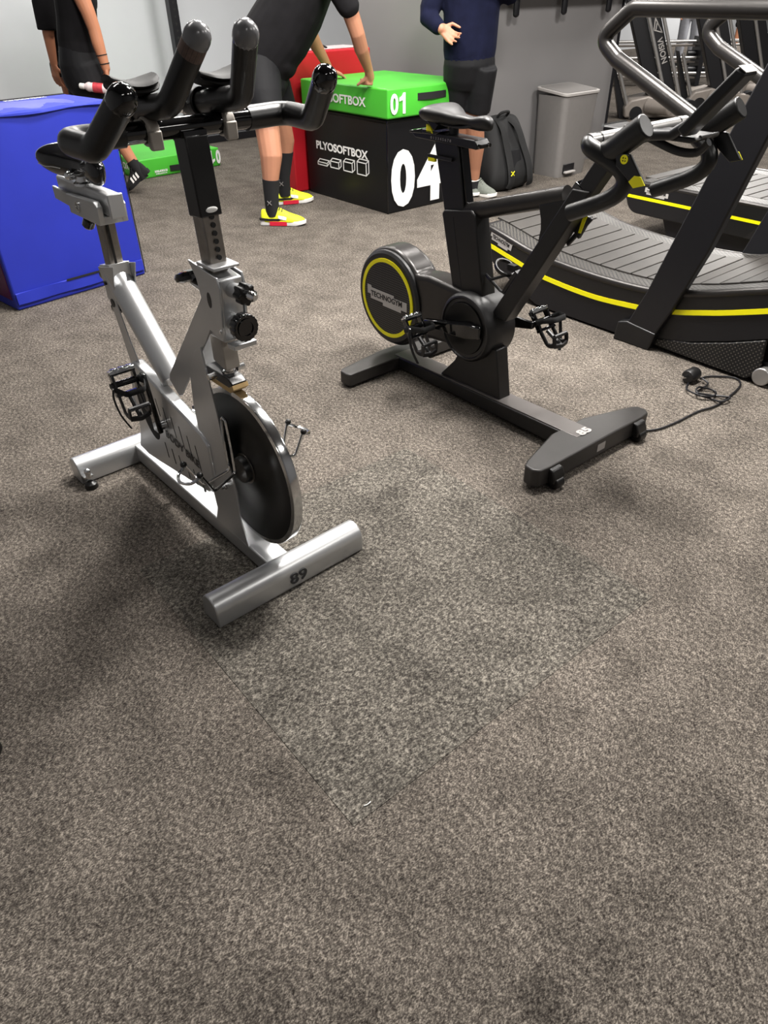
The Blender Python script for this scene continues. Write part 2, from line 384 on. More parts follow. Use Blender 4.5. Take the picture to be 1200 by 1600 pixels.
# ------------------------------------------------------------------ silver spin bike
def spin_bike():
    t = thing('spin_bike', 'silver spin bike with black handlebar horns, numbered 89', 'spin bike', (-.2444, 1.4411, 0), .7048)
    # D-shaped floor bars
    def dbar(u0, w0, w1, name):
        prof = [(u0, .003)] + [(u0 - .0375 + .0375*cos(a), .047 + .0375*sin(a)) for a in [pi*k/10 for k in range(11)]] + [(u0 - .075, .003)]
        return MB().prism(prof, w0, w1).obj(name, 'silver', t, bev=.003, ang=25)
    ff = dbar(0, -.2376, .2376, 'front_foot'); rf = dbar(-.884, -.2376, .2376, 'rear_foot')
    text('number', '89', .054, .036, (.0012, -.012, .035), (0, -1, 0), (0, 0, 1), 'numgrey', ff, bold=.012)
    MB().prism([(-.90, .008), (-.07, .008), (-.07, .058), (-.90, .068)], -.035, .035).obj('base_beam', 'silver', t, bev=.004)
    for w in (.2195, -.2195):
        l = MB().cyl((-.852, w, .038), (-.852, w, .062), .009, 12).ball((-.852, w, .062), .011, 10).box((-.868, w, .040), (.03, .03, .006)).obj('leveling_foot', 'chrome', t)
        MB().lathe([(.004, 0), (.021, .002), (.019, .016), (.013, .02), (.008, .024)], (-.852, w, .001), (0, 0, 1), 20).obj('rubber_foot', 'rubber', l)
    # side plates around the flywheel
    pl = [(-.239, .634), (-.228, .56), (-.214, .476), (-.202, .351), (-.178, .242), (-.182, .150), (-.172, .115), (-.160, .068), (-.334, .068), (-.312, .12), (-.318, .19), (-.334, .30), (-.338, .442), (-.324, .535), (-.274, .612)]
    for s in (1, -1):
        o = MB().prism(pl, s * .036, s * .041).obj('side_plate', 'silver', t, bev=.001)
        MB().cyl((-.215, s * .03, .250), (-.215, s * .064, .250), .006, 10).lathe([(.0, 0), (.011, .0), (.011, .008), (.0, .009)], (-.215, s*.045, .25), (0, s, 0), 6).obj('axle_bolt', 'chrome', o)
        MB().cyl((-.205, s * .03, .57), (-.205, s * .05, .57), .008, 10).obj('bolt', 'chrome', o)
    # flywheel
    C = (-.160, 0, .316)
    fw = MB().lathe([(0, -.012), (.06, -.012), (.07, -.008), (.14, -.006), (.165, -.011), (.206, -.012), (.206, .012), (.165, .011), (.14, .006), (.07, .008), (.06, .012), (0, .012)], C, (0, 1, 0), 72).obj('flywheel', 'disc', t)
    MB().ring([(.2045, -.0135), (.2165, -.0125), (.2175, -.010), (.2165, -.0035), (.2172, 0), (.2165, .0035), (.2175, .010), (.2165, .0125), (.2045, .0135)], C, (0, 1, 0), 96).obj('rim', 'chrome', fw)
    h = MB().lathe([(0, -.030), (.034, -.030), (.036, -.026), (.036, .026), (.034, .030), (0, .030)], C, (0, 1, 0), 32).obj('hub', 'rubber', t)
    MB().ring([(.036, .010), (.042, .010), (.042, .014), (.036, .014)], C, (0, 1, 0), 40).obj('hub_ring', 'steel', h)
    # chain guard
    gp = [(-.690, .448), (-.626, .436), (-.319, .364), (-.285, .34), (-.285, .235), (-.335, .165), (-.66, .118), (-.74, .108), (-.80, .115), (-.760, .20), (-.752, .27), (-.742, .35), (-.722, .42)]
    g = MB().prism(gp, .012, .048).obj('chain_guard', 'silver', t, bev=.006)
    hole = [(-.655 + .050*cos(a) + .012*sin(a) , .300 + .088*sin(a) - .01*cos(a)) for a in [2*pi*k/24 for k in range(24)]]
    hole = [(u - .32*(z-.30), z) for u, z in hole]
    MB().prism(hole, .040, .0488).obj('crank_opening', 'beltdark', g)
    for k in range(6):
        u = -.575 + k*.042; z0, z1 = .372 - k*.013, .318 - k*.018
        MB().prism([(u - .0015, z0), (u + .0015, z0), (u + .012, z1), (u + .009, z1)], .044, .0486).obj('slot', 'beltdark', g)
        z0, z1 = .225 - k*.004, .175 - k*.004
        MB().prism([(u - .003, z0), (u + .0005, z0), (u + .008, z1), (u + .0035, z1)], .044, .0486).obj('slot', 'beltdark', g)
    text('lettering', 'BODY BIKE', .19, .026, (-.455, .0488, .258), (1, 0, -.12), (.12, 0, 1), 'graphite', g, bold=.02, depth=.0006)
    # seat tube, collar, post
    MB().tube([(-.775, 0, .672), (-.525, 0, .432)], .036, 28).obj('seat_tube', 'silver', t)
    bk = MB()
    for s in (1, -1):
        bk.prism([(-.811, .692), (-.70, .715), (-.725, .66), (-.735, .60), (-.70, .50), (-.66, .42), (-.735, .42), (-.762, .534), (-.782, .61)], s*.030, s*.034)
    bk.prism([(-.805, .60), (-.745, .60), (-.735, .712), (-.808, .697)], -.030, .030)
    col = bk.obj('seat_collar', 'silver', t, bev=.0015)
    MB().tube([(-.775, .034, .655), (-.775, .04, .655)], .006, 8).tube([(-.762, .034, .60), (-.762, .036, .60)], .012, 14).obj('bolt', 'darkplastic', col)
    for z, u in ((.665, -.83), (.575, -.80)):
        MB().lathe([(0, 0), (.012, 0), (.018, .006), (.018, .02), (.01, .026), (0, .026)], (u + .015, .01, z), (-1, 0, -.2), 12).obj('knob', 'gloss', col)
    sp = MB().tube([(-.772, 0, .64), (-.765, 0, .84)], .0285, 4, side=(1, 0, 0), phase=pi/4).obj('seat_post', 'steel', t, bev=.004)
    MB().box((-.7395, .006, .76), (.003, .006, .14)).obj('groove', 'graphite', sp)
    MB().box((-.768, 0, .823), (.054, .052, .012)).obj('post_cap', 'silver', sp, bev=.003)
    sl = MB().box((-.845, -.004, .872), (.355, .040, .056)).obj('seat_slider', 'silver', t, bev=.006)
    MB().box((-.669, -.004, .871), (.006, .043, .060)).obj('slider_end', 'silver', sl, bev=.003)
    br = MB()
    br.prism([(-.905, .872), (-.715, .880), (-.70, .868), (-.705, .822), (-.905, .822)], .022, .038)
    br.prism([(-.905, .872), (-.715, .880), (-.70, .868), (-.705, .822), (-.905, .822)], -.042, -.026)
    br.prism([(-1.03, .872), (-.90, .868), (-.90, .832), (-1.03, .838)], .021, .030)
    br.prism([(-.905, .842), (-.705, .842), (-.705, .822), (-.905, .822)], -.03, .03)
    b = br.obj('slider_bracket', 'silver', t, bev=.002)
    MB().ring([(.008, 0), (.014, 0), (.014, .002), (.008, .002)], (-.835, .0385, .848), (0, 1, 0), 20).obj('eyelet', 'chrome', b)
    MB().lathe([(0, 0), (.010, 0), (.017, .006), (.017, .026), (.012, .032), (0, .032)], (-.838, .012, .815), (-.25, .1, -.4), 14).obj('knob', 'gloss', b)
    cl = MB().cyl((-.845, 0, .898), (-.845, 0, .925), .022, 18).lathe([(.03, 0), (.03, .006), (.022, .01)], (-.845, 0, .898), (0, 0, 1), 18).cyl((-.85, -.034, .925), (-.85, .034, .925), .013, 12)
    cl.ball((-.85, .036, .925), .012, 10).ball((-.85, -.036, .925), .012, 10).obj('saddle_clamp', 'chrome', t)
    rl = MB()
    for s in (1, -1): rl.tube(crv([(-.96, s*.03, .94), (-.87, s*.022, .926), (-.80, s*.02, .93), (-.735, s*.008, .955)]), .0045, 8)
    rl.obj('saddle_rail', 'darkplastic', t)
    saddle(t, (-.71, 0, .968), 'gloss', .275, .160, thick=1.45)
    # head bracket
    hb = MB()
    hb.prism([(-.232, .832), (-.114, .818), (-.118, .785), (-.134, .672), (-.20, .672)], -.028, .028)
    hd = hb.obj('head_bracket', 'silver', t, bev=.004)
    for s in (1, -1):
        MB().prism([(-.238, .838), (-.120, .824), (-.112, .80), (-.130, .678), (-.186, .690), (-.215, .655), (-.418, .436), (-.435, .428), (-.476, .462), (-.47, .48), (-.19, .775)], s*.0285, s*.0335).obj('brace_plate', 'silver', hd, bev=.001)
        MB().prism([(-.165 + .009*cos(a), .765 + .018*sin(a)) for a in [2*pi*k/16 for k in range(16)]], s*.0330, s*.0339).obj('slot', 'darkplastic', hd)
        MB().tube([(-.135, s*.03, .70), (-.135, s*.036, .70)], .004, 8).obj('bolt', 'chrome', hd)
    MB().box((-.165, 0, .838), (.075, .066, .008)).obj('collar_lip', 'silver', hd, bev=.003)
    MB().box((-.115, -.005, .668), (.03, .06, .012)).obj('tab', 'silver', hd, bev=.002)
    k1 = MB().cyl((-.125, 0, .792), (-.078, 0, .796), .0165, 18).obj('pin_sleeve', 'silver', hd)
    st = [((.0215 + .003*cos(8*a))*cos(a), (.0215 + .003*cos(8*a))*sin(a)) for a in [2*pi*k/48 for k in range(48)]]
    MB().prism([(x, .797 + y) for x, y in st], -.078, -.052, 'u').obj('lobed_knob', 'rubber', t, bev=.003)
    MB().tube([(-.052, 0, .798), (-.028, 0, .80), (-.022, 0, .80)], [.010, .010, .006], 12).obj('pin', 'chrome', t)
    MB().cyl((-.13, 0, .715), (-.10, 0, .716), .019, 18).obj('tension_sleeve', 'silver', t)
    st = [((.031 + .0012*cos(18*a))*cos(a), (.031 + .0012*cos(18*a))*sin(a)) for a in [2*pi*k/72 for k in range(72)]]
    kn = MB().prism([(x, .717 + y) for x, y in st], -.100, -.076, 'u').obj('tension_knob', 'gloss', t, bev=.004)
    MB().ring([(.016, 0), (.022, 0), (.022, .003), (.016, .003)], (-.076, 0, .717), (1, 0, 0), 28).obj('knob_ring', 'gloss', kn)
    # lever knob behind the head
    k2 = MB().cyl((-.225, .005, .765), (-.285, .005, .772), .011, 12).obj('lock_shaft', 'chrome', t)
    MB().lathe([(0, -.012), (.024, -.012), (.034, -.007), (.036, .002), (.031, .010), (.014, .014), (0, .014)], (-.295, .008, .782), (-.35, 0, 1), 24).obj('lock_knob', 'gloss', t)
    # brake
    bp = MB().prism([(-.222, .60), (-.165, .59), (-.168, .675), (-.222, .675)], -.020, .020).obj('brake_housing', 'greymetal', t, bev=.003)
    MB().cyl((-.19, 0, .60), (-.187, 0, .565), .011, 14).lathe([(.017, 0), (.017, .012), (.013, .014)], (-.19, 0, .566), (0, 0, 1), 6).obj('brake_stem', 'chrome', bp)
    pad = MB().prism([(-.275, .548), (-.16, .546), (-.145, .560), (-.165, .572), (-.27, .572), (-.285, .562)], -.021, .021).obj('brake_pad', 'rubber', t, bev=.003)
    MB().prism([(-.285, .536), (-.16, .535), (-.142, .549), (-.145, .559), (-.165, .5475), (-.275, .5475)], -.021, .021).obj('felt', 'felt', pad)
    # handlebar post
    ip = MB().tube([(-.176, 0, .80), (-.186, 0, .96)], .030, 4, side=(1, 0, 0), phase=pi/4).obj('inner_post', 'steel', t, bev=.004)
    for k in range(6):
        MB().lathe([(.0, 0), (.0055, 0), (.0055, .0008), (0, .0008)], (-.155 - k*.0013, -.002, .853 + k*.0165), (1, 0, .06), 14).obj('pin_hole', 'beltdark', ip)
    op = MB().tube([(-.183, 0, .935), (-.196, 0, 1.085)], .0365, 4, side=(1, 0, 0), phase=pi/4).obj('handlebar_post', 'rubber', t, bev=.003)
    MB().ball((-.1575, -.002, .95), .014, 14, (.12, 1, .42)).obj('badge', 'white', op)
    # handlebar
    z0 = 1.10
    MB().cyl((-.2, -.145, z0), (-.2, .145, z0), .0195, 20).box((-.198, 0, 1.085), (.05, .05, .02)).obj('handlebar', 'gloss', t)
    for s in (1, -1):
        path = fillet([(-.203, s*.135, z0), (-.213, s*.243, 1.100), (-.100, s*.234, 1.098), (-.014, s*.205, 1.176)], [0, .032, .045, 0], 8)
        gr = MB().tube(path, .0235, 18).obj('outer_grip', 'rubber', t)
        d = (Vector(path[-1]) - Vector(path[-2])).normalized()
        MB().tube([path[-1] - d*.006, path[-1] + d*.004], .0245, 18, dome=True).obj('end_cap', 'gloss', gr)
        path = fillet([(-.304, s*.068, 1.124), (-.11, s*.076, 1.150), (-.026, s*.048, 1.252)], [0, .05, 0], 8)
        ga = MB().tube(path, .0225, 18).obj('aero_bar', 'rubber', t)
        d = (Vector(path[-1]) - Vector(path[-2])).normalized(); q = Vector(path[-1])
        MB().tube([q - d*.004, q + d*.004], .0235, 18, dome=True).obj('end_cap', 'capgrey', ga)
        if s == 1: MB().tube([q - d*.030, q - d*.003], .0228, 18).obj('worn_band', 'brown', ga)
        cp = MB()
        cp.ring([(.020, -.013), (.0265, -.011), (.0265, .011), (.020, .013)], (-.2, s*.083, z0), (0, 1, 0), 28)
        cp.prism([(-.235, 1.118), (-.205, 1.120), (-.178, 1.112), (-.174, 1.075), (-.186, 1.070), (-.192, 1.10), (-.24, 1.108)], s*.083 - .013, s*.083 + .013)
        cp.box((-.177, s*.083, 1.086), (.012, .026, .034)).obj('bar_clamp', 'greymetal', t, bev=.003)
        rc = MB().ring([(.022, -.010), (.029, -.010), (.029, .010), (.022, .010)], (-.262, s*.0695, 1.130), (1, .02*s, .13), 24)
        rc.box((-.243, s*.07, 1.112), (.03, .024, .03)).obj('rear_clamp', 'rubber', t, bev=.003)
        MB().cyl((-.305, s*.068, 1.124), (-.33, s*.067, 1.121), .018, 16).obj('bar_stub', 'gloss', t)
        # elbow pad on a short stem
        c = (-.222, s*.090, 1.170)
        ps = MB().cyl((c[0], s*.083, 1.13), (c[0], s*.088, 1.168), .008, 12).obj('pad_stem', 'chrome', t)
        MB().box((c[0], c[1], 1.164), (.045, .05, .012)).obj('pad_bracket', 'darkplastic', ps, bev=.003)
        rings = []
        for k in range(9):
            f = -1 + k/4; w = c[1] + f*.046; rz = c[2] + .006 + .012*abs(f)**2.0*(1 if f*s > 0 else .8)
            hl = .048*sqrt(max(1 - (abs(f)*.93)**4, .02)); th = .008
            rings.append([(c[0] + hl*cos(a), w, rz + th*sin(a)) for a in [2*pi*j/14 for j in range(14)]])
        MB().loft(rings).obj('elbow_pad', 'padfoam', t, ang=50)
        MB().loft([[(p[0], p[1], p[2] - .010) for p in [(c[0] + (q[0]-c[0])*.96, q[1], q[2]) for q in r]] for r in rings[:]]).obj('pad_shell', 'padfoam', ps, ang=50)
    MB().cyl((-.325, -.07, 1.121), (-.325, .07, 1.121), .0135, 14).obj('rear_crossbar', 'chrome', t)
    # cranks and pedals
    ax = (-.560, .292)
    MB().cyl((ax[0], -.07, ax[1]), (ax[0], .07, ax[1]), .014, 16).obj('crank_axle', 'chrome', t)
    for s in (1, -1):
        ce = (ax[0] + .012*s, ax[1] + .165*s)
        MB().loft([[(ax[0] + du, s*.064 + dw, ax[1] + dz) for du, dw, dz in ((-.018, -.008, -.018*s), (.018, -.008, -.018*s), (.018, .008, -.018*s), (-.018, .008, -.018*s))],
                   [(ce[0] + du, s*.078 + dw, ce[1] + dz) for du, dw, dz in ((-.012, -.007, .014*s), (.012, -.007, .014*s), (.012, .007, .014*s), (-.012, .007, .014*s))]]).obj('crank', 'gloss', t, bev=.005)
        pedal(t, (ce[0], s*.09, ce[1] + .004*s), s, 72, .8)
    # bottle cages of bent wire
    for s in (1, -1):
        Y = lambda pts: [(u, s*w, z) for u, w, z in pts]
        cg = MB().tube(fillet(Y([(-.203, .155, .368), (-.190, .122, .298), (-.178, .050, .318), (-.188, .046, .40), (-.178, .046, .472), (-.160, .046, .472), (-.155, .046, .40), (-.146, .050, .325), (-.130, .124, .310), (-.126, .152, .372)]), .012, 5), .004, 8)
        cg.tube(crv(Y([(-.203, .155, .366), (-.198, .178, .350), (-.165, .190, .350), (-.134, .176, .356), (-.126, .152, .370)]), 5), .004, 8)
        c = cg.obj('bottle_cage', 'chrome', t)
        for p in ((-.203, .158, .370), (-.126, .154, .374)):
            MB().ball(Y([p])[0], .0085, 10).obj('rubber_tip', 'rubber', c)
    return t

def saddle(parent, nose, m, L, W, name='saddle', stitch=True, thick=1.0):
    # lofted from the nose tip to the back; nose point is the tip
    N = 19; seg = 24; rings = []
    HW = [(0, .006), (.03, .017), (.09, .0235), (.2, .0225), (.35, .021), (.48, .028), (.6, .048), (.72, .070), (.84, W/2), (.93, W/2*.94), (.98, W/2*.72), (1.0, W/2*.40)]
    TOP = [(0, -.012), (.05, .004), (.12, .007), (.3, -.003), (.5, .002), (.7, .018), (.84, .026), (.94, .018), (1.0, -.004)]
    DEP = [(0, .020), (.06, .044), (.15, .046), (.3, .036), (.45, .036), (.6, .046), (.8, .058), (.93, .052), (1.0, .030)]
    def ip(T, f):
        for (x0, y0), (x1, y1) in zip(T, T[1:]):
            if x0 <= f <= x1:
                t = (f - x0)/(x1 - x0); t = t*t*(3 - 2*t)*.5 + t*.5; return y0 + (y1 - y0)*t
        return T[-1][1]
    def pt(f, a, k=1.0):
        hw, zt, dp = ip(HW, f), nose[2] + ip(TOP, f), ip(DEP, f)*thick
        c, s_ = cos(a), sin(a); y = hw*(abs(c)**.8)*(1 if c > 0 else -1)
        if s_ >= 0: z = zt - dp*.40 + dp*.40*(s_**.75)
        else: z = zt - dp*.40 - dp*.60*(abs(s_)**.9); y *= 1 - .18*abs(s_)
        return (nose[0] - L*f, nose[1] + y*k, z)
    for k in range(N):
        f = k/(N - 1)
        rings.append([pt(f, 2*pi*j/seg) for j in range(seg)])
    s = MB().loft(rings).obj(name, m, parent, ang=70, sub=1)
    if stitch:
        for a in (-.25,):
            MB().tube(crv([pt(f, a, 1.004) for f in (.60, .68, .76, .84, .90, .95)]), .0011, 6).obj('stitching', 'white', s)
    return s

def pedal(parent, c, s, tilt, k=1.0, lean=0):
    # platform pedal whose toe cage hangs down; tilt turns it about its axle
    a = radians(tilt); R2 = lambda x, z: (x*cos(a) + z*sin(a), -x*sin(a) + z*cos(a))
    def T(x, w, z):
        X, Z = R2(x*k, z*k); return (c[0] + X, c[1] + s*w*k, c[2] + Z)
    m = MB()
    for x in (-.036, .036):
        m.loft([[T(x + dx, .005, dz) for dx, dz in ((-.006, -.012), (.006, -.012), (.006, .012), (-.006, .012))], [T(x + dx, .095, dz) for dx, dz in ((-.006, -.012), (.006, -.012), (.006, .012), (-.006, .012))]])
    m.tube([T(0, -.012, 0), T(0, .098, 0)], .011*k, 12)
    for w in (.012, .088):
        m.loft([[T(-.04, w + dw, dz) for dw, dz in ((-.005, -.012), (.005, -.012), (.005, .012), (-.005, .012))], [T(.04, w + dw, dz) for dw, dz in ((-.005, -.012), (.005, -.012), (.005, .012), (-.005, .012))]])
    p = m.obj('pedal', 'gloss', parent, bev=.002)
    b = MB()
    for x, w in ((-.041, .02), (-.041, .075), (-.041, .047)):
        b.tube([T(x - .002, w, 0), T(x - .012, w, 0)], .0135*k, 12)
    b.loft([[T(-.048, .006, -.013), T(-.036, .006, -.013), T(-.036, .006, .013), T(-.048, .006, .013)], [T(-.048, .094, -.013), T(-.036, .094, -.013), T(-.036, .094, .013), T(-.048, .094, .013)]])
    b.obj('pedal_reflector', 'chrome', p, bev=.001)
    cg = MB()
    for w in (.014, .086):
        cg.tube(fillet([T(.036, w, 0), T(.10, w, .004), T(.118, w, .035), T(.085, w, .052)], .02*k), (.010*k), 8, squash=.45)
    cg.tube(fillet([T(.118, .014, .035), T(.126, .05, .040), T(.118, .086, .035)], .02*k), .010*k, 8, squash=.5)
    cg.tube([T(.085, .014, .052), T(.085, .086, .052)], .008*k, 8).tube([T(.045, .05, .002), T(.12, .05, .034)], .009*k, 8)
    cg.obj('toe_cage', 'darkplastic', p)
    st = MB()
    st.tube(fillet([T(0, .004, -.010), T(.01, .0, .045), T(.03, .02, .085), T(.03, .085, .085), T(.005, .108, .04), T(0, .1, -.01)], .02*k), (.011*k), 6, squash=.22)
    st.obj('strap', 'webbing', p)
    e = T(.005, .108, .04)
    tail = MB().tube(crv([e, (e[0] + .004, e[1] + s*.006, e[2] - .035*k), (e[0] + .018*k, e[1] + s*.002, e[2] - .09*k), (e[0] + .034*k, e[1] - s*.012, e[2] - .14*k)]), .0085*k, 6, squash=.3).obj('strap_tail', 'webbing', p)
    MB().box((e[0], e[1], e[2] - .005), (.010*k, .005, .018*k)).obj('buckle', 'chrome', p, bev=.001)
    return p
spin_bike()

# ------------------------------------------------------------------ black upright bike
def logo_plate(parent, o, ex, ey, W, H, mt='plate', name='logo_plate'):
    # stepped badge outline with raised lettering
    pts = [(-.5, .42), (-.40, .42), (-.40, .30), (.18, .30), (.18, .18), (.5, .18), (.5, -.30), (.36, -.30), (.36, -.46), (-.10, -.46), (-.10, -.30), (-.42, -.30), (-.42, -.06), (-.5, -.06)]
    EX, EY = Vector(ex).normalized(), Vector(ey).normalized(); EZ = Vector((0, 1, 0)) if abs(EX.y) < .3 and abs(EY.y) < .3 else EX.cross(EY)
    O = Vector(o); m = MB()
    a = [O + EX*x*W + EY*y*H for x, y in pts]
    m.loft([a, [p + EZ*.002 for p in a]])
    pl = m.obj(name, mt, parent)
    text('lettering', 'TECHNOGYM', W*.80, H*.30, O + EZ*.002 + EY*H*.01 - EX*W*.01, ex, ey, 'machblack', pl, bold=.02, depth=.0006)
    return pl

def upright_bike():
    t = thing('upright_bike', 'black upright exercise bike with yellow ringed wheel housing, numbered 85', 'exercise bike', (.7236, 2.0643, 0), .6763)
    c0 = .010
    pf = [(.014, .255), (.010, .30), (-.010, .316), (-.045, .312), (-.060, .285), (-.118, .095), (-.118, -.075), (-.060, -.265), (-.045, -.292), (-.010, -.296), (.010, -.28), (.014, -.235)]
    ff = MB().prism(pf, .016, .082, 'z').obj('front_foot', 'footcoat', t, bev=.006, seg=3)
    text('number', '85', .058, .034, (-.055, .002, .0835), (0, -1, 0), (-1, 0, 0), 'lidgrey', ff, bold=.05, depth=.0006)
    MB().box((.0145, -.01, .05), (.002, .042, .028)).obj('sticker', 'lidgrey', ff)
    for w in (.235, -.215):
        b = MB().prism([(-.01, .080), (.028, .070), (.040, .045), (.040, .025), (.026, .02), (-.01, .05)], w - .026, w + .026).obj('wheel_bracket', 'graphite', t, bev=.004)
        MB().cyl((.028, w - .019, .022), (.028, w + .019, .022), .0215, 24).obj('castor_wheel', 'rubber', b, bev=.003)
    pr = [(-.968, .25), (-.966, .312), (-.985, .320), (-1.025, .318), (-1.040, .30), (-1.075, .08), (-1.075, -.06), (-1.04, -.28), (-1.025, -.30), (-.985, -.30), (-.966, -.292), (-.968, -.23)]
    rf = MB().prism(pr, .010, .062, 'z').obj('rear_foot', 'footcoat', t, bev=.005, seg=3)
    for w in (.29, -.27): MB().cyl((-1.0, w, .0), (-1.0, w, .012), .02, 20).obj('rubber_foot', 'rubber', rf)
    bm_ = MB().prism([(-1.03, .016), (-.05, .018), (-.05, .078), (-1.03, .060)], c0 - .045, c0 + .045).obj('base_beam', 'graphite', t, bev=.004)
    MB().prism([(-1.0, .0605), (-.045, .0785), (-.045, .0835), (-1.0, .0645)], c0 - .040, c0 + .040).obj('top_plate', 'topplate', bm_, bev=.001)
    MB().prism([(-.73, .068), (-.41, .073), (-.445, .26), (-.60, .26), (-.655, .15)], c0 - .030, c0 + .030).obj('pedestal', 'graphite', t, bev=.004)
    # wheel housing and its neck
    dc = (-1.02, .302)
    cc = (-.580, .310)
    def arc(c, r, a0, a1, n=18): return [(c[0] + r*cos(radians(a0 + (a1-a0)*k/n)), c[1] + r*sin(radians(a0 + (a1-a0)*k/n))) for k in range(n + 1)]
    out = arc(dc, .198, 40, 320, 30) + [(-.78, .20)] + arc(cc, .120, 235, 305, 4) + arc(cc, .120, 30, 100, 6) + [(-.80, .440)]
    hs = MB().prism(out, -.055, .055).obj('housing', 'graphite2', t, bev=.018, seg=4)
    fc = MB().lathe([(0, .050), (.188, .050), (.186, .062), (.176, .070), (0, .070)], (dc[0], 0, dc[1]), (0, 1, 0), 72).obj('housing_face', 'darkplastic', hs)
    MB().ring([(.143, .069), (.158, .069), (.158, .0735), (.143, .0735)], (dc[0], 0, dc[1]), (0, 1, 0), 96).obj('yellow_ring', 'yellow', hs)
    MB().lathe([(0, .069), (.143, .069), (.143, .0715), (0, .0715)], (dc[0], 0, dc[1]), (0, 1, 0), 72).obj('grille', 'mesh', hs)
    logo_plate(hs, (dc[0], .0718, dc[1] - .0), (1, 0, 0), (0, 0, 1), .245, .075)
    MB().lathe([(0, -.07), (.176, -.07), (.188, -.05), (0, -.05)], (dc[0], 0, dc[1]), (0, 1, 0), 48).obj('far_face', 'darkplastic', hs)
    # crank housing
    ch = MB().lathe([(0, -.075), (.112, -.075), (.126, -.062), (.128, 0), (.126, .062), (.118, .073), (.112, .075), (.108, .070), (0, .068)], (cc[0], 0, cc[1]), (0, 1, 0), 64).obj('crank_housing', 'darkplastic', t)
    MB().lathe([(0, .066), (.098, .066), (.094, .076), (0, .079)], (cc[0], 0, cc[1]), (0, 1, 0), 56).obj('cover_disc', 'disc', ch)
    MB().cyl((cc[0], -.085, cc[1]), (cc[0], .085, cc[1]), .020, 24).obj('crank_axle', 'gloss', t)
    for s in (1, -1):
        ce = (cc[0] - s*.165, cc[1] - s*.018)
        r = lambda u, z, h, w0, w1: [(u, s*w0, z - h), (u, s*w1, z - h*.8), (u, s*w1, z + h*.8), (u, s*w0, z + h)]
        MB().loft([r(cc[0] + s*.092, cc[1] + s*.010, .026, .078, .088), r(cc[0] + s*.03, cc[1] + s*.004, .034, .080, .100), r(cc[0] - s*.05, cc[1] - s*.006, .026, .086, .106), r(ce[0] - s*.012, ce[1], .014, .094, .112)]).obj('crank', 'gloss', t, bev=.004)
        pedal(t, (ce[0], s*.118, ce[1]), s, 58 if s > 0 else 50, .92)
    # seat tube, post, slider, saddle
    st = MB().prism([(-.682, .40), (-.530, .40), (-.594, .69), (-.612, .704), (-.745, .684), (-.756, .672)], -.034, .034).obj('seat_tube', 'graphite', t, bev=.005)
    MB().prism([(-.645, .43), (-.639, .43), (-.698, .67), (-.704, .67)], .0335, .0347).obj('seam', 'machblack', st)
    po = MB().prism([(-.752, .67), (-.655, .68), (-.702, .90), (-.814, .89)], -.024, .024).obj('seat_post', 'black', t, bev=.004)
    MB().prism([(-.652, .70), (-.648, .70), (-.690, .885), (-.700, .885)], -.016, .016).obj('post_edge', 'gloss', po)
    sl = MB().prism([(-.905, .893), (-.61, .888), (-.605, .900), (-.62, .915), (-.88, .918), (-.925, .906)], -.030, .030).obj('saddle_slider', 'black', t, bev=.003)
    MB().prism([(-.93, .906), (-.80, .912), (-.78, .922), (-.87, .924), (-.93, .914)], -.028, .034).obj('slider_cap', 'gloss', sl, bev=.002)
    MB().tube([(-.625, -.022, .898), (-.598, -.022, .898)], .006, 8).tube([(-.625, .022, .898), (-.598, .022, .898)], .006, 8).obj('guide_rods', 'gloss', sl)
    text('scale', '0 1 2 3 4 5 6 7 8', .10, .008, (-.775, .0305, .902), (1, 0, 0), (0, 0, 1), 'lidgrey', sl, bold=.0, depth=.0004)
    for z, ul, w in ((.846, -.835, .030),):
        lv = MB().loft([[(-.835 + .015*k/1, w - .004, z - .006), (-.835 + .015*k, w + .006, z - .006), (-.835 + .015*k, w + .006, z + .006), (-.835 + .015*k, w - .004, z + .004)] for k in range(9)]).obj('adjust_lever', 'black', t, bev=.002)
        MB().box((-.815, w, z - .010), (.034, .012, .014)).obj('yellow_tab', 'yellow', lv, bev=.002)
    lv = MB().box((-.84, .03, .918), (.05, .012, .012)).obj('saddle_lever', 'black', t, bev=.002)
    MB().prism([(-.845, .915), (-.810, .915), (-.822, .935), (-.842, .942)], .026, .036).obj('yellow_tab', 'yellow', lv, bev=.002)
    cl = MB().cyl((-.745, 0, .915), (-.745, 0, .945), .016, 16)
    cl.prism([(-.80, .925), (-.78, .945), (-.84, .965), (-.845, .955)], -.04, .04)
    cl.obj('saddle_clamp', 'machblack', t, bev=.002)
    rl = MB()
    for s in (1, -1): rl.tube(crv([(-.84, s*.03, .958), (-.76, s*.022, .944), (-.68, s*.02, .945), (-.60, s*.008, .965)]), .0045, 8)
    rl.obj('saddle_rail', 'machblack', t)
    sd = saddle(t, (-.572, 0, .978), 'darkplastic', .285, .175, stitch=False)
    # top tube, front tube
    tt = MB().tube([(-.742, 0, .660), (-.64, 0, .692), (-.25, 0, .806)], .029, 24, squash=.92, side=(0, 0, 1)).obj('top_tube', 'graphite2', t)
    MB().prism([(-.335, .768), (-.24, .80), (-.225, .815), (-.315, .655), (-.325, .648), (-.318, .70), (-.322, .73)], -.022, .026).obj('gusset', 'graphite', t, bev=.008)
    fp = [(-.490, .385), (-.222, .824), (-.160, .915), (-.105, .99), (-.045, .985), (-.095, .905), (-.160, .82), (-.425, .375)]
    ft = MB().prism([(-.495, .375), (-.215, .835), (-.150, .835), (-.425, .368)], -.031, .031).obj('front_tube', 'graphite', t, bev=.005)
    MB().prism([(-.228, .80), (-.105, .995), (-.048, .99), (-.168, .80)], -.024, .024).obj('bar_post', 'black', t, bev=.004)
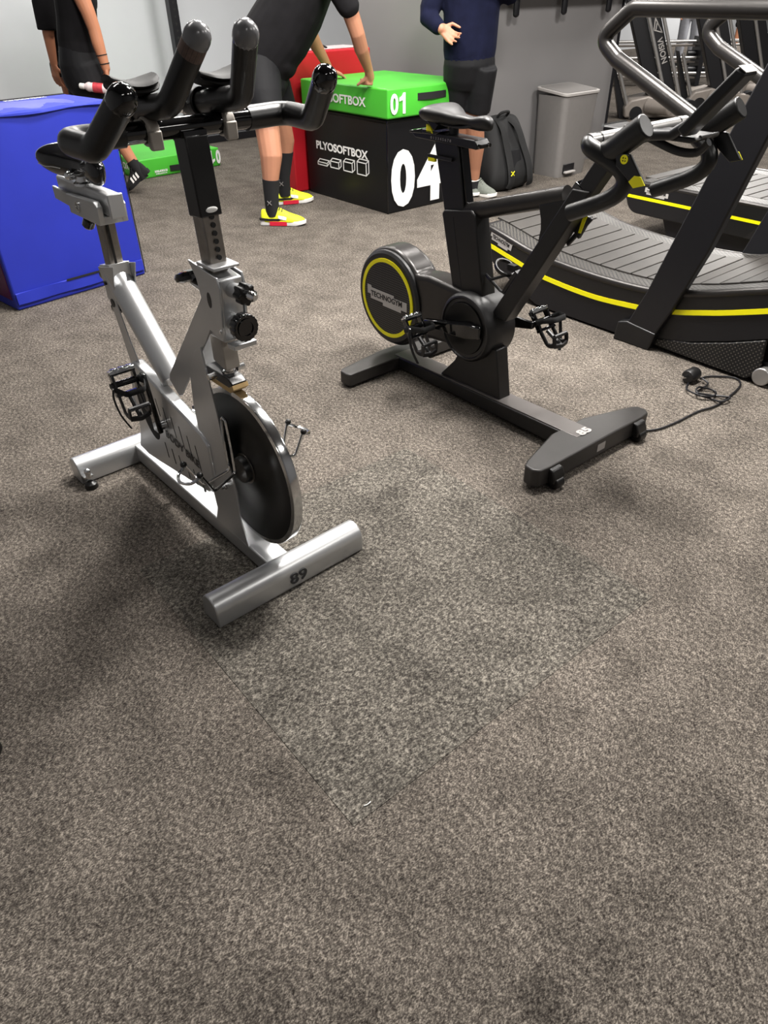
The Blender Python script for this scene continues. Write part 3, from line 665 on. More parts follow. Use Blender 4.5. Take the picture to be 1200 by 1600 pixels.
    MB().ring([(.028, -.012), (.036, -.012), (.036, .012), (.028, .012)], (-.195, 0, .832), (.54, 0, .84), 4).obj('post_collar', 'gloss', t, bev=.003)
    lv = MB().prism([(-.236, .70), (-.20, .755), (-.180, .750), (-.214, .68)], -.046, -.030).obj('clamp_lever', 'black', t, bev=.003)
    MB().prism([(-.205, .745), (-.19, .752), (-.205, .70), (-.214, .70)], -.030, -.027).obj('yellow_tab', 'yellow', lv)
    MB().prism([(-.186, .752), (-.174, .744), (-.250, .650), (-.262, .66)], -.042, -.032).obj('clamp_handle', 'black', lv, bev=.003)
    # bottle holder between the tubes
    bh = MB().ring([(.033, 0), (.038, 0), (.038, .012), (.033, .012)], (-.475, .0, .535), (.5, 0, .85), 32).box((-.438, 0, .548), (.03, .02, .02))
    bh.tube(fillet([(-.455, 0, .52), (-.50, .035, .50), (-.555, .01, .505), (-.49, -.005, .455), (-.452, 0, .455)], .012), .005, 8)
    bh.box((-.435, 0, .50), (.012, .03, .10), Matrix.Rotation(radians(32), 3, 'Y'))
    bh.obj('bottle_holder', 'black', t)
    # handlebar: cross bar, drops, hoods, levers
    MB().tube(fillet([(-.046, -.214, .998), (-.046, .214, .998)], 0), .0165, 18).box((-.052, 0, .992), (.05, .06, .04)).obj('handlebar', 'silvertube', t)
    for s in (1, -1):
        path = crv([(-.046, s*.170, .998), (-.050, s*.205, .994), (-.030, s*.214, .982), (.018, s*.202, .961), (.056, s*.194, .937), (.060, s*.192, .905), (.020, s*.192, .868), (-.088, s*.195, .818)], 6)
        n = len(path)
        gr = MB().tube(path, [.0175 + .0045*min(k/12, 1) for k in range(n)], 16).obj('drop_grip', 'rubber', t)
        hd = MB().tube(crv([(-.025, s*.200, .972), (.02, s*.204, .985), (.06, s*.210, 1.012), (.108, s*.213, 1.048)], 5), [(.020 + .010*min(k/6, 1), .020 + .004*min(k/6, 1)) for k in range(16)], 16, side=(-.5, 0, .8)).obj('hood', 'rubber', t, bev=.004)
        lp = MB().prism([(.045, .985), (.085, .985), (.140, .925), (.110, .915), (.05, .955)], s*.214, s*.224)
        l = lp.obj('lever', 'black', t, bev=.003)
        MB().prism([(.1075, .942), (.1255, .942), (.1405, .9248), (.1098, .9145), (.094, .927)], s*.2235, s*.2252).obj('yellow_tip', 'yellow', l)
        MB().ring([(.006, 0), (.0105, 0), (.0105, .0012), (.006, .0012)], (.072, s*.2242, .973), (0, s, 0), 28).box((.072, s*.2246, .973), (.012, .001, .003)).box((.072, s*.2246, .973), (.003, .001, .012)).obj('dial_mark', 'yellow', l)
    # device tray and display
    tr = MB().prism([(-.165, .986), (.10, .984), (.118, .992), (.11, .998), (-.165, .998)], -.115, -.005).obj('device_tray', 'darkplastic', t, bev=.003)
    MB().tube(fillet([(-.168, -.112, .998), (-.168, -.008, .998)], 0), .0045, 10).obj('tray_rim', 'chrome', tr)
    MB().tube([(.112, -.112, .996), (.112, -.03, .996)], .0055, 10).obj('tray_rim', 'chrome', tr)
    MB().tube(crv([(-.05, -.06, .975), (.03, -.07, .952), (.09, -.07, .955), (.125, -.055, .985)]), .011, 10, squash=.6).obj('tray_bracket', 'black', tr)
    ds = MB().loft([[(.076 + du, w, 1.018 + dz) for du, dz, w in ((0, 0, .030), (0, 0, -.030), (.024, -.018, -.030), (.024, -.018, .030))], [(.196 + du, w, 1.157 + dz) for du, dz, w in ((0, 0, .030), (0, 0, -.030), (.026, -.014, -.030), (.026, -.014, .030))]]).obj('display', 'black', t, bev=.006)
    MB().loft([[(.196 + du, w, 1.1575 + dz) for du, dz, w in ((.002, 0, .028), (.002, 0, -.028), (.024, -.012, -.028), (.024, -.012, .028))], [(.197 + du, w, 1.159 + dz) for du, dz, w in ((.002, 0, .028), (.002, 0, -.028), (.024, -.012, -.028), (.024, -.012, .028))]]).obj('top_strip', 'lidgrey', ds)
    MB().tube([(-.04, 0, .99), (.05, 0, 1.0), (.13, 0, 1.055)], .014, 12).obj('display_arm', 'machblack', t)
    return t
upright_bike()

cord = [(.945, 2.232), (1.009, 2.246), (1.097, 2.299), (1.194, 2.369), (1.285, 2.416), (1.407, 2.534), (1.449, 2.599), (1.44, 2.646), (1.354, 2.662), (1.305, 2.645)]
coil = [(1.243, 2.608), (1.211, 2.542), (1.225, 2.487), (1.28, 2.468), (1.303, 2.431), (1.345, 2.452), (1.303, 2.494), (1.24, 2.51), (1.262, 2.545), (1.32, 2.53), (1.29, 2.475), (1.235, 2.475), (1.25, 2.53), (1.31, 2.58), (1.30, 2.62)]
t = thing('power_adapter', 'round black power adapter with coiled lead and cord trailing to the black bike', 'adapter', (1.262, 2.625, 0), rz=.4)
MB().lathe([(0, 0), (.024, 0), (.028, .008), (.028, .055), (.024, .062), (.018, .062), (.018, .055), (0, .055)], (-.03, 0, .028), (1, -.25, 0), 24).obj('adapter_body', 'darkplastic', t)
MB().cyl((-.035, 0, .028), (-.055, 0, .032), .006, 10).obj('plug_pin', 'chrome', t)
ca, sa = cos(-.4), sin(-.4)
pts = []
for k, (x, y) in enumerate(coil):
    dx, dy = x - 1.262, y - 2.625; pts.append((ca*dx - sa*dy, -(sa*dx + ca*dy), .006 + .006*(k % 3)))
MB().tube(crv(pts, 5), .0038, 8).obj('lead', 'machblack', t)
pts = []
for k, (x, y) in enumerate(cord):
    dx, dy = x - 1.262, y - 2.625; pts.append((ca*dx - sa*dy, -(sa*dx + ca*dy), .006))
MB().tube(crv(pts, 6), .0038, 8).obj('cord', 'machblack', t)

# ------------------------------------------------------------------ curved treadmill, nearest
def cat(pts, u):
    for a, b in zip(pts, pts[1:]):
        if a[0] <= u <= b[0]:
            t = (u - a[0])/(b[0] - a[0]); i = pts.index(a)
            p0 = pts[max(i-1, 0)][1]; p3 = pts[min(i+2, len(pts)-1)][1]
            return .5*((2*a[1]) + (b[1]-p0)*t + (2*p0-5*a[1]+4*b[1]-p3)*t*t + (-p0+3*a[1]-3*b[1]+p3)*t**3)
    return pts[0][1] if u < pts[0][0] else pts[-1][1]
def lin_(a, b, n): return [a + (b - a)*k/n for k in range(n + 1)]
def curved_treadmill():
    t = thing('curved_treadmill', 'black curved slatted treadmill with yellow stripe and tubular rails, beside the black bike', 'treadmill', (1.099, 3.092, 0), YG)
    top = [(-.90, .330), (-.74, .300), (-.593, .268), (-.423, .250), (-.176, .240), (.079, .247), (.249, .277), (.584, .374), (.80, .46), (1.0, .55)]
    yel = [(-.90, .243), (-.677, .200), (-.495, .162), (-.192, .144), (.032, .156), (.188, .177), (.422, .235), (.614, .298), (.80, .37), (1.0, .46)]
    bot = [(-.90, .19), (-.80, .135), (-.545, .030), (-.50, .012), (-.30, .010), (.10, .010), (.17, .012), (.30, .070), (.50, .135), (.64, .190), (.80, .25), (1.0, .36)]
    U0, U1, W = -.87, .92, -.76
    us = lin_(U0, U1, 40)
    for s, w0, w1 in ((1, 0, -.03), (-1, W, W + .03)):
        up = [(u, cat(top, u) - .006) for u in us]; mid = [(u, cat(yel, u)) for u in us]; lo = [(u, cat(bot, u)) for u in us]
        pa = MB().prism(up + [(U1 + .03, cat(top, U1) - .06)] + mid[::-1] + [(U0 - .022, cat(top, U0) - .04)], w0, w1).obj('side_panel', 'graphite', t, bev=.004)
        lp = MB().prism(mid + [(U1 + .03, cat(yel, U1) + .0)] + lo[::-1] + [(U0 - .02, .22)], w0 - s*.006, w1).obj('lower_panel', 'machblack', t, bev=.004)
        st = MB(); sw = w0 + s*.0015
        for a, b in ((U0 - .015, .085), (.172, .88)) if s > 0 else ((U0, U1),):
            q = lin_(a, b, 24)
            st.loft([[(u, w0 - s*.008, cat(yel, u) - .011), (u, sw, cat(yel, u) - .011), (u, sw, cat(yel, u) + .011), (u, w0 - s*.008, cat(yel, u) + .011)] for u in q])
        st.obj('yellow_stripe', 'yellow', pa)
        MB().tube([(u, w0 - s*.012, cat(top, u) - .010) for u in us], .0165, 12, dome=True).obj('edge_trim', 'graphite2', t)
        iw = w0 - s*.118
        MB().loft([[(u, w0 - s*.016, cat(top, u) - .014), (u, iw, cat(top, u) - .014), (u, iw, cat(top, u) + .003), (u, w0 - s*.016, cat(top, u) + .003)] for u in us]).obj('grip_strip', 'diamond', t)
        if s > 0:
            du = .12; z = lambda u: cat(top, u) - .052
            a, b = (-.80, z(-.80)), (-.70, z(-.70))
            logo_plate(pa, (-.765, .0008, .272), (1, 0, (b[1]-a[1])/(b[0]-a[0]) * 1.05), (.25, 0, 1), .150, .062)
        # foot and post
        pw = .030*s + w0; pi_ = w0 - s*.015
        po = MB().prism([(-.003, .012), (.008, .075), (.045, .10), (.105, .245), (.290, .84), (.425, 1.25), (.555, 1.25), (.440, .865), (.335, .47), (.235, .19), (.185, .075), (.160, .012)], pw, pi_).obj('upright_post', 'machblack', t, bev=.006)
        MB().prism([(-.012, .0), (-.004, .085), (.042, .098), (.19, .082), (.170, .0)], pw + s*.004, pi_ - s*.02).obj('post_foot', 'black', po, bev=.006)
        if s > 0:
            MB().prism([(.175, .020), (.60, .012), (.645, .05), (.635, .185), (.50, .132), (.34, .080), (.18, .05)], w0 - .0, w0 - .02).obj('perforated_panel', 'perf', t, bev=.003)
        lw = w0 - s*.005
        lp = fillet([(.325, lw, .815), (-.245, lw, 1.070), (-.335, lw, 1.135), (-.205, lw, 1.236), (.50, lw, 1.232)], [0, .06, .07, .07, 0], 10)
        MB().tube(lp, .029, 18).obj('hand_rail', 'graphite2', t)
    MB().cyl((.660, .004, .040), (.660, -.055, .040), .036, 24).obj('transport_roller', 'silvertube', t, bev=.004)
    MB().prism([(.58, .014), (.66, .0), (.70, .01), (.72, .10), (.62, .09)], -.03, -.05).obj('roller_bracket', 'machblack', t)
    # under-belt body
    MB().loft([[(u, -.03, cat(bot, u) + .01), (u, W + .03, cat(bot, u) + .01), (u, W + .03, cat(top, u) - .012), (u, -.03, cat(top, u) - .012)] for u in us]).obj('belt_bed', 'beltdark', t)
    # slats, each its own piece
    u = U0 - .002; first = None; bw = abs(W) - .240; wc = W/2
    while u < U1 - .02:
        z = cat(top, u); sl = (cat(top, u + .02) - cat(top, u - .02))/.04
        if first is None:
            first = MB().box((0, 0, 0), (.0785, bw, .012)).obj('slat', 'slat', t, bev=.003); o = first
        else:
            o = first.copy(); COL.objects.link(o)
        o.location = (u, -wc, z + .004); o.rotation_euler = (0, -math.atan(sl), 0)
        u += .0845*cos(math.atan(sl))
    MB().box((U1 + .02, wc, cat(top, U1) - .01), (.08, abs(W) - .02, .08)).obj('front_cover', 'darkplastic', t, bev=.02, seg=3)
    MB().tube([(U0 - .012, -.02, .285), (U0 - .012, W + .02, .285)], .045, 16).obj('rear_roller_cover', 'darkplastic', t)
    MB().tube([(.470, -.01, 1.232), (.470, W + .01, 1.232)], .025, 16).obj('cross_bar', 'graphite2', t)
    return t
curved_treadmill()

# ------------------------------------------------------------------ flat treadmill behind it
def flat_treadmill():
    t = thing('flat_treadmill', 'black running treadmill with straight yellow stripe, behind the curved treadmill', 'treadmill', (1.567, 4.727, 0), .645)
    def rr(z0, z1, u0, u1, r): return [(u1, z0)] + [(u0 + r - r*sin(a), z0 + r - r*cos(a)) for a in lin_(0, pi/2, 6)] + [(u0 + r*.8 - r*.8*cos(a), z1 - r*.8 + r*.8*sin(a)) for a in lin_(0, pi/2, 6)] + [(u1, z1)]
    L, W = 1.35, -.86
    for s, w0, w1 in ((1, 0, -.04), (-1, W, W + .04)):
        pa = MB().prism(rr(.145, .322, -.01, L, .085), w0, w1).obj('side_panel', 'black', t, bev=.006)
        if s > 0:
            st = MB()
            st.loft([[(u, -.004, .2315), (u, .0015, .2315), (u, .0015, .2485), (u, -.004, .2485)] for u in lin_(-.005, .875, 10)])
            st.obj('yellow_stripe', 'yellow', pa)
            nb = MB().prism([(.80, .150), (.868, .232), (1.05, .232), (1.05, .150)], -.002, .002).obj('number_plate', 'darkplastic', pa)
            text('number', '86', .046, .030, (.90, .003, .19), (0, 0, 1), (-1, 0, 0), 'midgrey', nb, bold=.03)
            logo_plate(pa, (.195, .0008, .282), (1, 0, 0), (0, 0, 1), .165, .052)
        MB().tube(fillet([(.005, w0 - s*.012, .285), (.03, w0 - s*.012, .318), (L, w0 - s*.012, .322)], .03), .015, 10, dome=True).obj('edge_trim', 'graphite2', t)
        MB().box((.70, w0 - s*.085, .322), (L - .05, .11, .012)).obj('grip_strip', 'diamond', t)
        MB().prism([(.30, .0), (1.28, .0), (1.28, .15), (.22, .15)], w0 - s*.06, w0 - s*.10).obj('support_foot', 'machblack', t, bev=.006)
    MB().box((.69, W/2, .235), (L - .08, abs(W) - .06, .16)).obj('belt_bed', 'beltdark', t)
    first = None; u = .04; bw = abs(W) - .29
    while u < L - .03:
        if first is None: first = MB().box((0, 0, 0), (.078, bw, .014)).obj('slat', 'slat', t, bev=.003); o = first
        else: o = first.copy(); COL.objects.link(o)
        o.location = (u, -W/2, .322); u += .0845
    MB().tube([(.012, -.03, .25), (.012, W + .03, .25)], .06, 16).obj('rear_roller_cover', 'darkplastic', t)
    return t
flat_treadmill()

# ------------------------------------------------------------------ soft plyometric boxes
def soft_box(name, label, loc, yaw, u0, u1, w0, w1, z1, m, group=None, z0=0.0, seam=True):
    t = thing(name, label, 'plyo box', loc, yaw, group)
    # gently bellied vinyl faces
    mb = MB(); N = 8
    bmesh.ops.create_grid(mb.bm, x_segments=1, y_segments=1, size=1)
    mb.bm.clear(); bmesh.ops.create_cube(mb.bm, size=1)
    bmesh.ops.subdivide_edges(mb.bm, edges=mb.bm.edges[:], cuts=N, use_grid_fill=True)
    du, dw, dz = u1 - u0, w1 - w0, z1 - z0
    for v in mb.bm.verts:
        x, y, z = v.co.x*2, v.co.y*2, v.co.z*2
        b = lambda a: (1 - a*a)
        k = .006
        nx = x*(1 + 2*k/du*b(y)*b(z)*(abs(x) > .99)); ny = y*(1 + 2*k/dw*b(x)*b(z)*(abs(y) > .99)); nz = z*(1 + (2*k/dz*b(x)*b(y) if z > .99 else 0))
        v.co = P(((u0+u1)/2 + nx*du/2, (w0+w1)/2 - ny*dw/2, z0 + dz/2 + nz*dz/2))
    body = mb.obj('cover', m, t, bev=.010, seg=3)
    return t, body

def one_print(o, ex, W, H, parent, up=1):
    EX, EY, O = Vector(ex), Vector((0, 0, up)), Vector(o); n = Vector((.001, 0, 0))
    pts = [(.08, -.5), (.5, -.5), (.5, .5), (.18, .5), (-.06, .36), (-.5, .27), (-.5, .10), (.08, .16)]
    a = [O + EX*x*W + EY*y*H for x, y in pts]
    return MB().loft([[p - n*2 for p in a], [p + n for p in a]]).obj('number', 'white', parent)
t, b = soft_box('plyo_box', 'big black soft plyo box numbered 04, under the green box', GO, YG, -.98, 0, -.76, 0, .596, 'vblack')
text('lettering', 'PLYOSOFTBOX', .63, .056, (-.52, .0075, .358), (1, 0, 0), (0, 0, 1), 'white', b, bold=.03, depth=.001)
icons = []
def icon(u0, u1, z0, z1, d):
    a, bq, c, dd = (u0, z0), (u1, z0), (u1, z1), (u0, z1); k = (d, d*.75)
    A = lambda p: (p[0] + k[0], p[1] + k[1])
    return [(a, bq), (bq, c), (c, dd), (dd, a), (dd, A(dd)), (c, A(c)), (bq, A(bq)), (A(dd), A(c)), (A(c), A(bq))]
u = -.83
for w, h in ((.120, .018), (.105, .042), (.105, .060), (.105, .080)):
    icons += icon(u, u + w, .222, .222 + h, .030); u += .165
strokes('icon_row', icons, .0032, (0, .0075, 0), (1, 0, 0), (0, 0, 1), 'white', b)
for ch, w0, w1 in (('0', -.025, -.245), ('4', -.268, -.520)):
    text('number', ch, abs(w1 - w0), .375, (.0075, (w0 + w1)/2, .220), (0, -1, 0), (0, 0, 1), 'white', b, bold=.05, depth=.001)
MB().tube(fillet([(-.975, .001, .575), (.001, .001, .575), (.001, -.755, .575)], 0), .003, 8).obj('piping', 'gloss', b)
MB().tube([(.0005, .0005, .01), (.0005, .0005, .59)], .0035, 8).tube([(-.005, .003, .004), (.004, -.004, .004)], .004, 6).obj('corner_piping', 'gloss', b)
t, b = soft_box('plyo_box', 'low green soft plyo box numbered 01, lying on the black box', tuple(gw(0, 0, .602)), YG, -.975, .028, -.78, .02, .176, 'vgreen')
text('lettering', 'PLYOSOFTBOX', .64, .056, (-.51, .0275, .085), (1, 0, 0), (0, 0, 1), 'white', b, bold=.025, depth=.001)
text('number', '0', .068, .122, (.0345, -.036, .086), (0, -1, 0), (0, 0, 1), 'white', b, bold=.03, depth=.001)
one_print((.0345, -.107, .086), (0, -1, 0), .052, .122, b)
MB().loft([[(.030 + d, w, z) for d, z in ((0, .090), (.004, .090), (.004, .132), (0, .132))] for w, d in ((-.24, .0), (-.30, .012), (-.37, .018), (-.45, .012), (-.50, 0))] if False else [[(.028 + k + d, w, z) for d, z in ((0, .092), (.004, .092), (.004, .134), (0, .134))] for w, k in ((-.243, .004), (-.30, .012), (-.37, .016), (-.45, .010), (-.50, .004))]).obj('handle_strap', 'webbing', b)
MB().tube([(.028, .0195, .01), (.028, .0195, .17)], .003, 8).obj('piping', 'vgreen', b)

t, b = soft_box('plyo_box', 'red soft plyo box standing on end behind the black and green boxes', GO, YG, -1.34, -1.02, -.68, .10, .935, 'vred')
text('lettering', 'PLYOSOFTBOX', .62, .058, (-1.125, .1072, .50), (0, 0, -1), (1, 0, 0), 'white', b, bold=.025, depth=.001)
MB().box((-1.18, -.30, .942), (.26, .68, .004)).obj('top_label', 'clearpet', b)
MB().tube(crv([(-1.10, -.08, .94), (-1.08, -.14, .965), (-1.08, -.24, .97), (-1.09, -.32, .945)]), .008, 8, squash=.4).obj('handle_strap', 'webbing', b)
MB().box((-1.36, -.30, .46), (.035, .74, .90)).obj('dark_backing', 'webbing', t)  # thin dark sheet across the back of the red box

t, b = soft_box('plyo_box', 'blue soft plyo box standing on its side, left of the spin bike', (-1.349, 4.134, 0), .827, -.46, 0, 0, .756, .872, 'vblue')
MB().loft([[(-.44, w, .8755), (.004 + .003*sin(w*23), w, .8755 + .002*sin(w*31)), (.012 + .003*sin(w*19), w, .868), (.013 + .004*sin(w*17 + 1), w, .862 + .004*sin(w*11)), (.006, w, .862), (.004, w, .870), (-.44, w, .870)] for w in lin_(.004, .752, 24)]).obj('lid_flap', 'vblue_lit', b)
MB().loft([[(.006, w, .03), (.013 + .003*sin(w*21), w, .032), (.011, w, .085 + .004*sin(w*13)), (.005, w, .088)] for w in lin_(.01, .748, 16)]).obj('hem_flap', 'vblue', b)
MB().box((.013, .36, .088), (.003, .22, .010)).obj('velcro', 'webbing', b)
MB().tube([(.002, .0, .01), (.002, .0, .87)], .003, 8).obj('piping', 'machblack', b)
MB().box((-.452, .378, .872), (.03, .75, .014)).obj('edge_binding', 'webbing', b)
MB().tube(crv([(-.44, .76, .88), (-.44, .70, .91), (-.44, .62, .91), (-.44, .56, .88)]), .007, 8, squash=.5).obj('handle_strap', 'webbing', b)
text('lettering', 'PLYOSOFTBOX', .22, .030, (-.40, .24, .8765), (0, -1, 0), (-1, 0, 0), 'white', b, bold=.03, depth=.001)
MB().box((-.23, .758, .30), (.40, .004, .5)).obj('reflection_patch', 'purple_refl', b)  # purple reflection on the side face, painted as a thin sheet

t, b = soft_box('plyo_box', 'low green soft plyo box lying upside down on the floor by the back wall', (-1.449, 7.225, 0), .754, -.76, 0, 0, .81, .152, 'vgreen')
text('number', '0', .048, .115, (.0068, .020, .078), (0, 1, 0), (0, 0, -1), 'white', b, bold=.05, depth=.001)
one_print((.0068, .080, .078), (0, 1, 0), .044, .115, b, -1)
MB().loft([[(.004 + k + d, w, z) for d, z in ((0, .030), (.004, .030), (.004, .075), (0, .075))] for w, k in ((.525, .004), (.46, .012), (.36, .016), (.26, .012), (.20, .004))]).obj('handle_strap', 'webbing', b)
text('lettering', 'PLYOSOFTBOX', .125, .018, (.0068, .615, .045), (0, 1, 0), (0, 0, -1), 'white', b, bold=.05, depth=.001)
text('lettering', 'PLYOSOFTBOX', .11, .010, (.0068, .615, .025), (0, 1, 0), (0, 0, -1), 'white', b, bold=.03, depth=.001)
text('lettering', 'PLYOSOFTBOX', .5, .055, (-.36, .8170, .085), (-1, 0, 0), (0, 0, -1), 'white', b, bold=.03, depth=.001)

# ------------------------------------------------------------------ waste bin
t = thing('waste_bin', 'tall grey plastic pedal bin with pale lid against the grey partition', 'bin', GO, YG)
def rrect(u0, u1, w0, w1, r, z, n=5):
    o = []
    for cu, cw, a0 in ((u1 - r, w1 - r, 0), (u0 + r, w1 - r, 90), (u0 + r, w0 + r, 180), (u1 - r, w0 + r, 270)):
        for k in range(n + 1):
            a = radians(a0 + 90*k/n); o.append((cu + r*cos(a), cw + r*sin(a), z))
    return o
MB().loft([rrect(-.21, .070, -2.13, -1.775, .045, 0), rrect(-.21, .072, -2.135, -1.772, .045, .03), rrect(-.225, .085, -2.185, -1.755, .05, .59)]).obj('bin_body', 'midgrey', t, ang=50)
MB().loft([[(p[0], p[1], p[2] + .03*(.09 - p[0])/.3) for p in rrect(-.235, .092, -2.195, -1.745, .05, z)] for z in (.590, .612)]).obj('lid', 'lidgrey', t, bev=.004)
MB().loft([[(p[0], p[1], p[2] + .03*(.09 - p[0])/.3) for p in rrect(-.215, .072, -2.175, -1.765, .04, z)] for z in (.610, .6145)]).obj('lid_inset', 'midgrey', t)
MB().box((.075, -1.90, .062), (.012, .14, .07)).obj('pedal_recess', 'machblack', t, bev=.003)
MB().box((.090, -1.90, .036), (.04, .125, .018)).obj('foot_pedal', 'lidgrey', t, bev=.006)

# ------------------------------------------------------------------ backpack
t = thing('backpack', 'black nylon backpack slumped on the floor against the grey partition', 'backpack', tuple(gw(0, -1.22, 0)), YG)
rings = []
for k, (z, ce, hw, hd) in enumerate([(0, .0, .16, .075), (.02, .005, .215, .105), (.10, .0, .245, .135), (.20, -.03, .235, .135), (.30, -.065, .21, .115), (.40, -.10, .185, .09), (.47, -.125, .155, .07), (.495, -.135, .12, .045), (.50, -.138, .06, .02)]):
    rings.append([(ce + hd*(abs(cos(a))**.65)*(1 if cos(a) > 0 else -1) + .006*sin(5*a + k), -.03 - .02*k*.5 + .06 + hw*(abs(sin(a))**.65)*(1 if sin(a) > 0 else -1), z) for a in [2*pi*j/28 for j in range(28)]])
pk = MB().loft(rings).obj('pack_body', 'pack', t, ang=60, sub=1)
for w in (.075, -.085):
    MB().tube(crv([(-.075, w*.7 + .0, .475), (.005, w, .42), (.070, w*1.15, .30), (.128, w*1.3, .18), (.150, w*1.35, .08), (.135, w*1.5, .03)], 5), (.034), 10, squash=.28, side=(0, 1, 0)).obj('shoulder_strap', 'webbing', t)
MB().tube(crv([(-.09, .05, .495), (-.06, .04, .525), (-.06, -.04, .525), (-.09, -.05, .495)]), .010, 8).obj('grab_handle', 'webbing', t)
MB().box((.085, 0, .20), (.03, .12, .18), Matrix.Rotation(radians(-18), 3, 'Y')).obj('back_panel', 'shorts', t, bev=.012, seg=3)
em = MB()
em.tube(crv([(.168, .128, .155), (.169, .112, .143), (.168, .096, .155)]), .0035, 6).tube(crv([(.168, .128, .125), (.169, .112, .138), (.168, .096, .125)]), .0035, 6).obj('emblem', 'yellow', t)

# ------------------------------------------------------------------ people
class Body:
    def __init__(s, o, f=None): s.o = Vector(o); s.mb = MB(); s.f = f
    def q(s, p):
        if s.f: p = s.f(p)
        return (p[0] - s.o.x, -(p[1] - s.o.y), p[2] - s.o.z)
    def limb(s, pts, r, seg=14):
        s.mb.tube([s.q(p) for p in pts], r, seg, dome=True); return s
    def ball(s, c, r, scale=(1, 1, 1), rot=None): s.mb.ball(s.q(c), r, 14, scale, rot); return s
    def trunk(s, pts, r, side=(0, 1, 0), dome=True, seg=22):
        s.mb.tube([s.q(p) for p in pts], r, seg, dome=dome, side=(side[0], -side[1], side[2])); return s
    def hand(s, w, d, n, curl, spread=.0, side=1, k=1.0, thumb=(.4, .5)):
        # w wrist, d finger direction, n palm normal (the side the fingers close to)
        d = Vector(d).normalized(); n = Vector(n); n = (n - d*n.dot(d)).normalized(); l = d.cross(n)*side
        w = Vector(w)
        s.limb([w, w + d*.03*k], .021*k)
        for a in (-.028, -.009, .010, .028):
            s.limb([w + d*.015*k + l*a*.7*k, w + d*.085*k + l*a*k], .0135*k, 10)
        for i, (a, L) in enumerate(((-.030, .062), (-.010, .076), (.011, .082), (.031, .072))):
            p = w + d*.085*k + l*a*k; dirv = (d + l*a*spread*12).normalized(); pts = [p - d*.01*k]
            for j in range(3):
                pts.append(p.copy()); ang = curl[j] if isinstance(curl, (list, tuple)) else curl
                ax = l*side
                dirv = (Matrix.Rotation(-ang if side > 0 else -ang, 3, n.cross(dirv).normalized()) @ dirv).normalized() if False else (dirv*cos(ang) + n*sin(ang)*1.0).normalized()
                p = p + dirv*L*k*(.42, .32, .26)[j]
                n2 = n
            pts.append(p)
            s.limb(pts, [.0095*k]*2 + [.0088*k, .0080*k, .0072*k][:len(pts) - 2], 8)
        p = w + d*.025*k + l*.030*k
        t1 = (l*.8 + d*.7 + n*thumb[0]).normalized(); t2 = (l*.2 + d*.9 + n*thumb[1]).normalized()
        s.limb([p - l*.012*k, p + t1*.042*k, p + t1*.042*k + t2*.032*k, p + t1*.042*k + t2*.055*k], [.014*k, .0115*k, .0098*k, .0082*k], 8)
        return s
    def head(s, c, f, up=(0, 0, 1), k=1.0):
        f = Vector(f).normalized(); up = Vector(up); up = (up - f*up.dot(f)).normalized(); l = up.cross(f)
        c = Vector(c)
        R = Matrix((Vector((f.x, f.y, f.z)), Vector((l.x, l.y, l.z)), Vector((up.x, up.y, up.z)))).transposed()
        s.ball(c + up*.02, .1, (.98*k, .78*k, 1.05*k), R); s.ball(c + f*.022 - up*.055, .07, (.95*k, .82*k, .95*k), R)
        s.limb([c + f*.085 + up*.015, c + f*.108 - up*.022], [.010, .016])
        for e in (1, -1): s.ball(c + l*e*.078 - f*.005, .028, (.55, .3, 1), R)
        s.ball(c + f*.078 - up*.060, .018, (.6, 1.2, .35), R)
        return s
    def head_parts(s, c, f, root, body, up=(0, 0, 1), hair='hair'):
        f = Vector(f).normalized(); up = Vector(up); up = (up - f*up.dot(f)).normalized(); l = up.cross(f); c = Vector(c)
        for e in (1, -1):
            MB().ball(s.q(c + f*.084 + l*e*.031 + up*.012), .011, 10).obj('eye', 'shoewhite', body)
        R = Matrix((f, l, up)).transposed()
        mb = MB(); mb.ball(s.q(c + up*.042 - f*.016), .1, 18, (1.0, .84, .95), R); mb.obj('hair', hair, root)
    def fuse(s, name, m, parent, voxel=.008, smooth=4):
        bmesh.ops.recalc_face_normals(s.mb.bm, faces=s.mb.bm.faces[:])
        me = bpy.data.meshes.new(name); s.mb.bm.to_mesh(me); s.mb.bm.free()
        o = bpy.data.objects.new(name, me); COL.objects.link(o)
        r = o.modifiers.new('r', 'REMESH'); r.mode = 'VOXEL'; r.voxel_size = voxel; r.use_smooth_shade = True
        sm = o.modifiers.new('s', 'SMOOTH'); sm.factor = .5; sm.iterations = smooth
        dg = bpy.context.evaluated_depsgraph_get(); m2 = bpy.data.meshes.new_from_object(o.evaluated_get(dg))
        o.modifiers.clear(); o.data = m2; m2.name = name; m2.materials.clear(); m2.materials.append(M[m])
        for p in m2.polygons: p.use_smooth = True
        o.parent = parent; return o

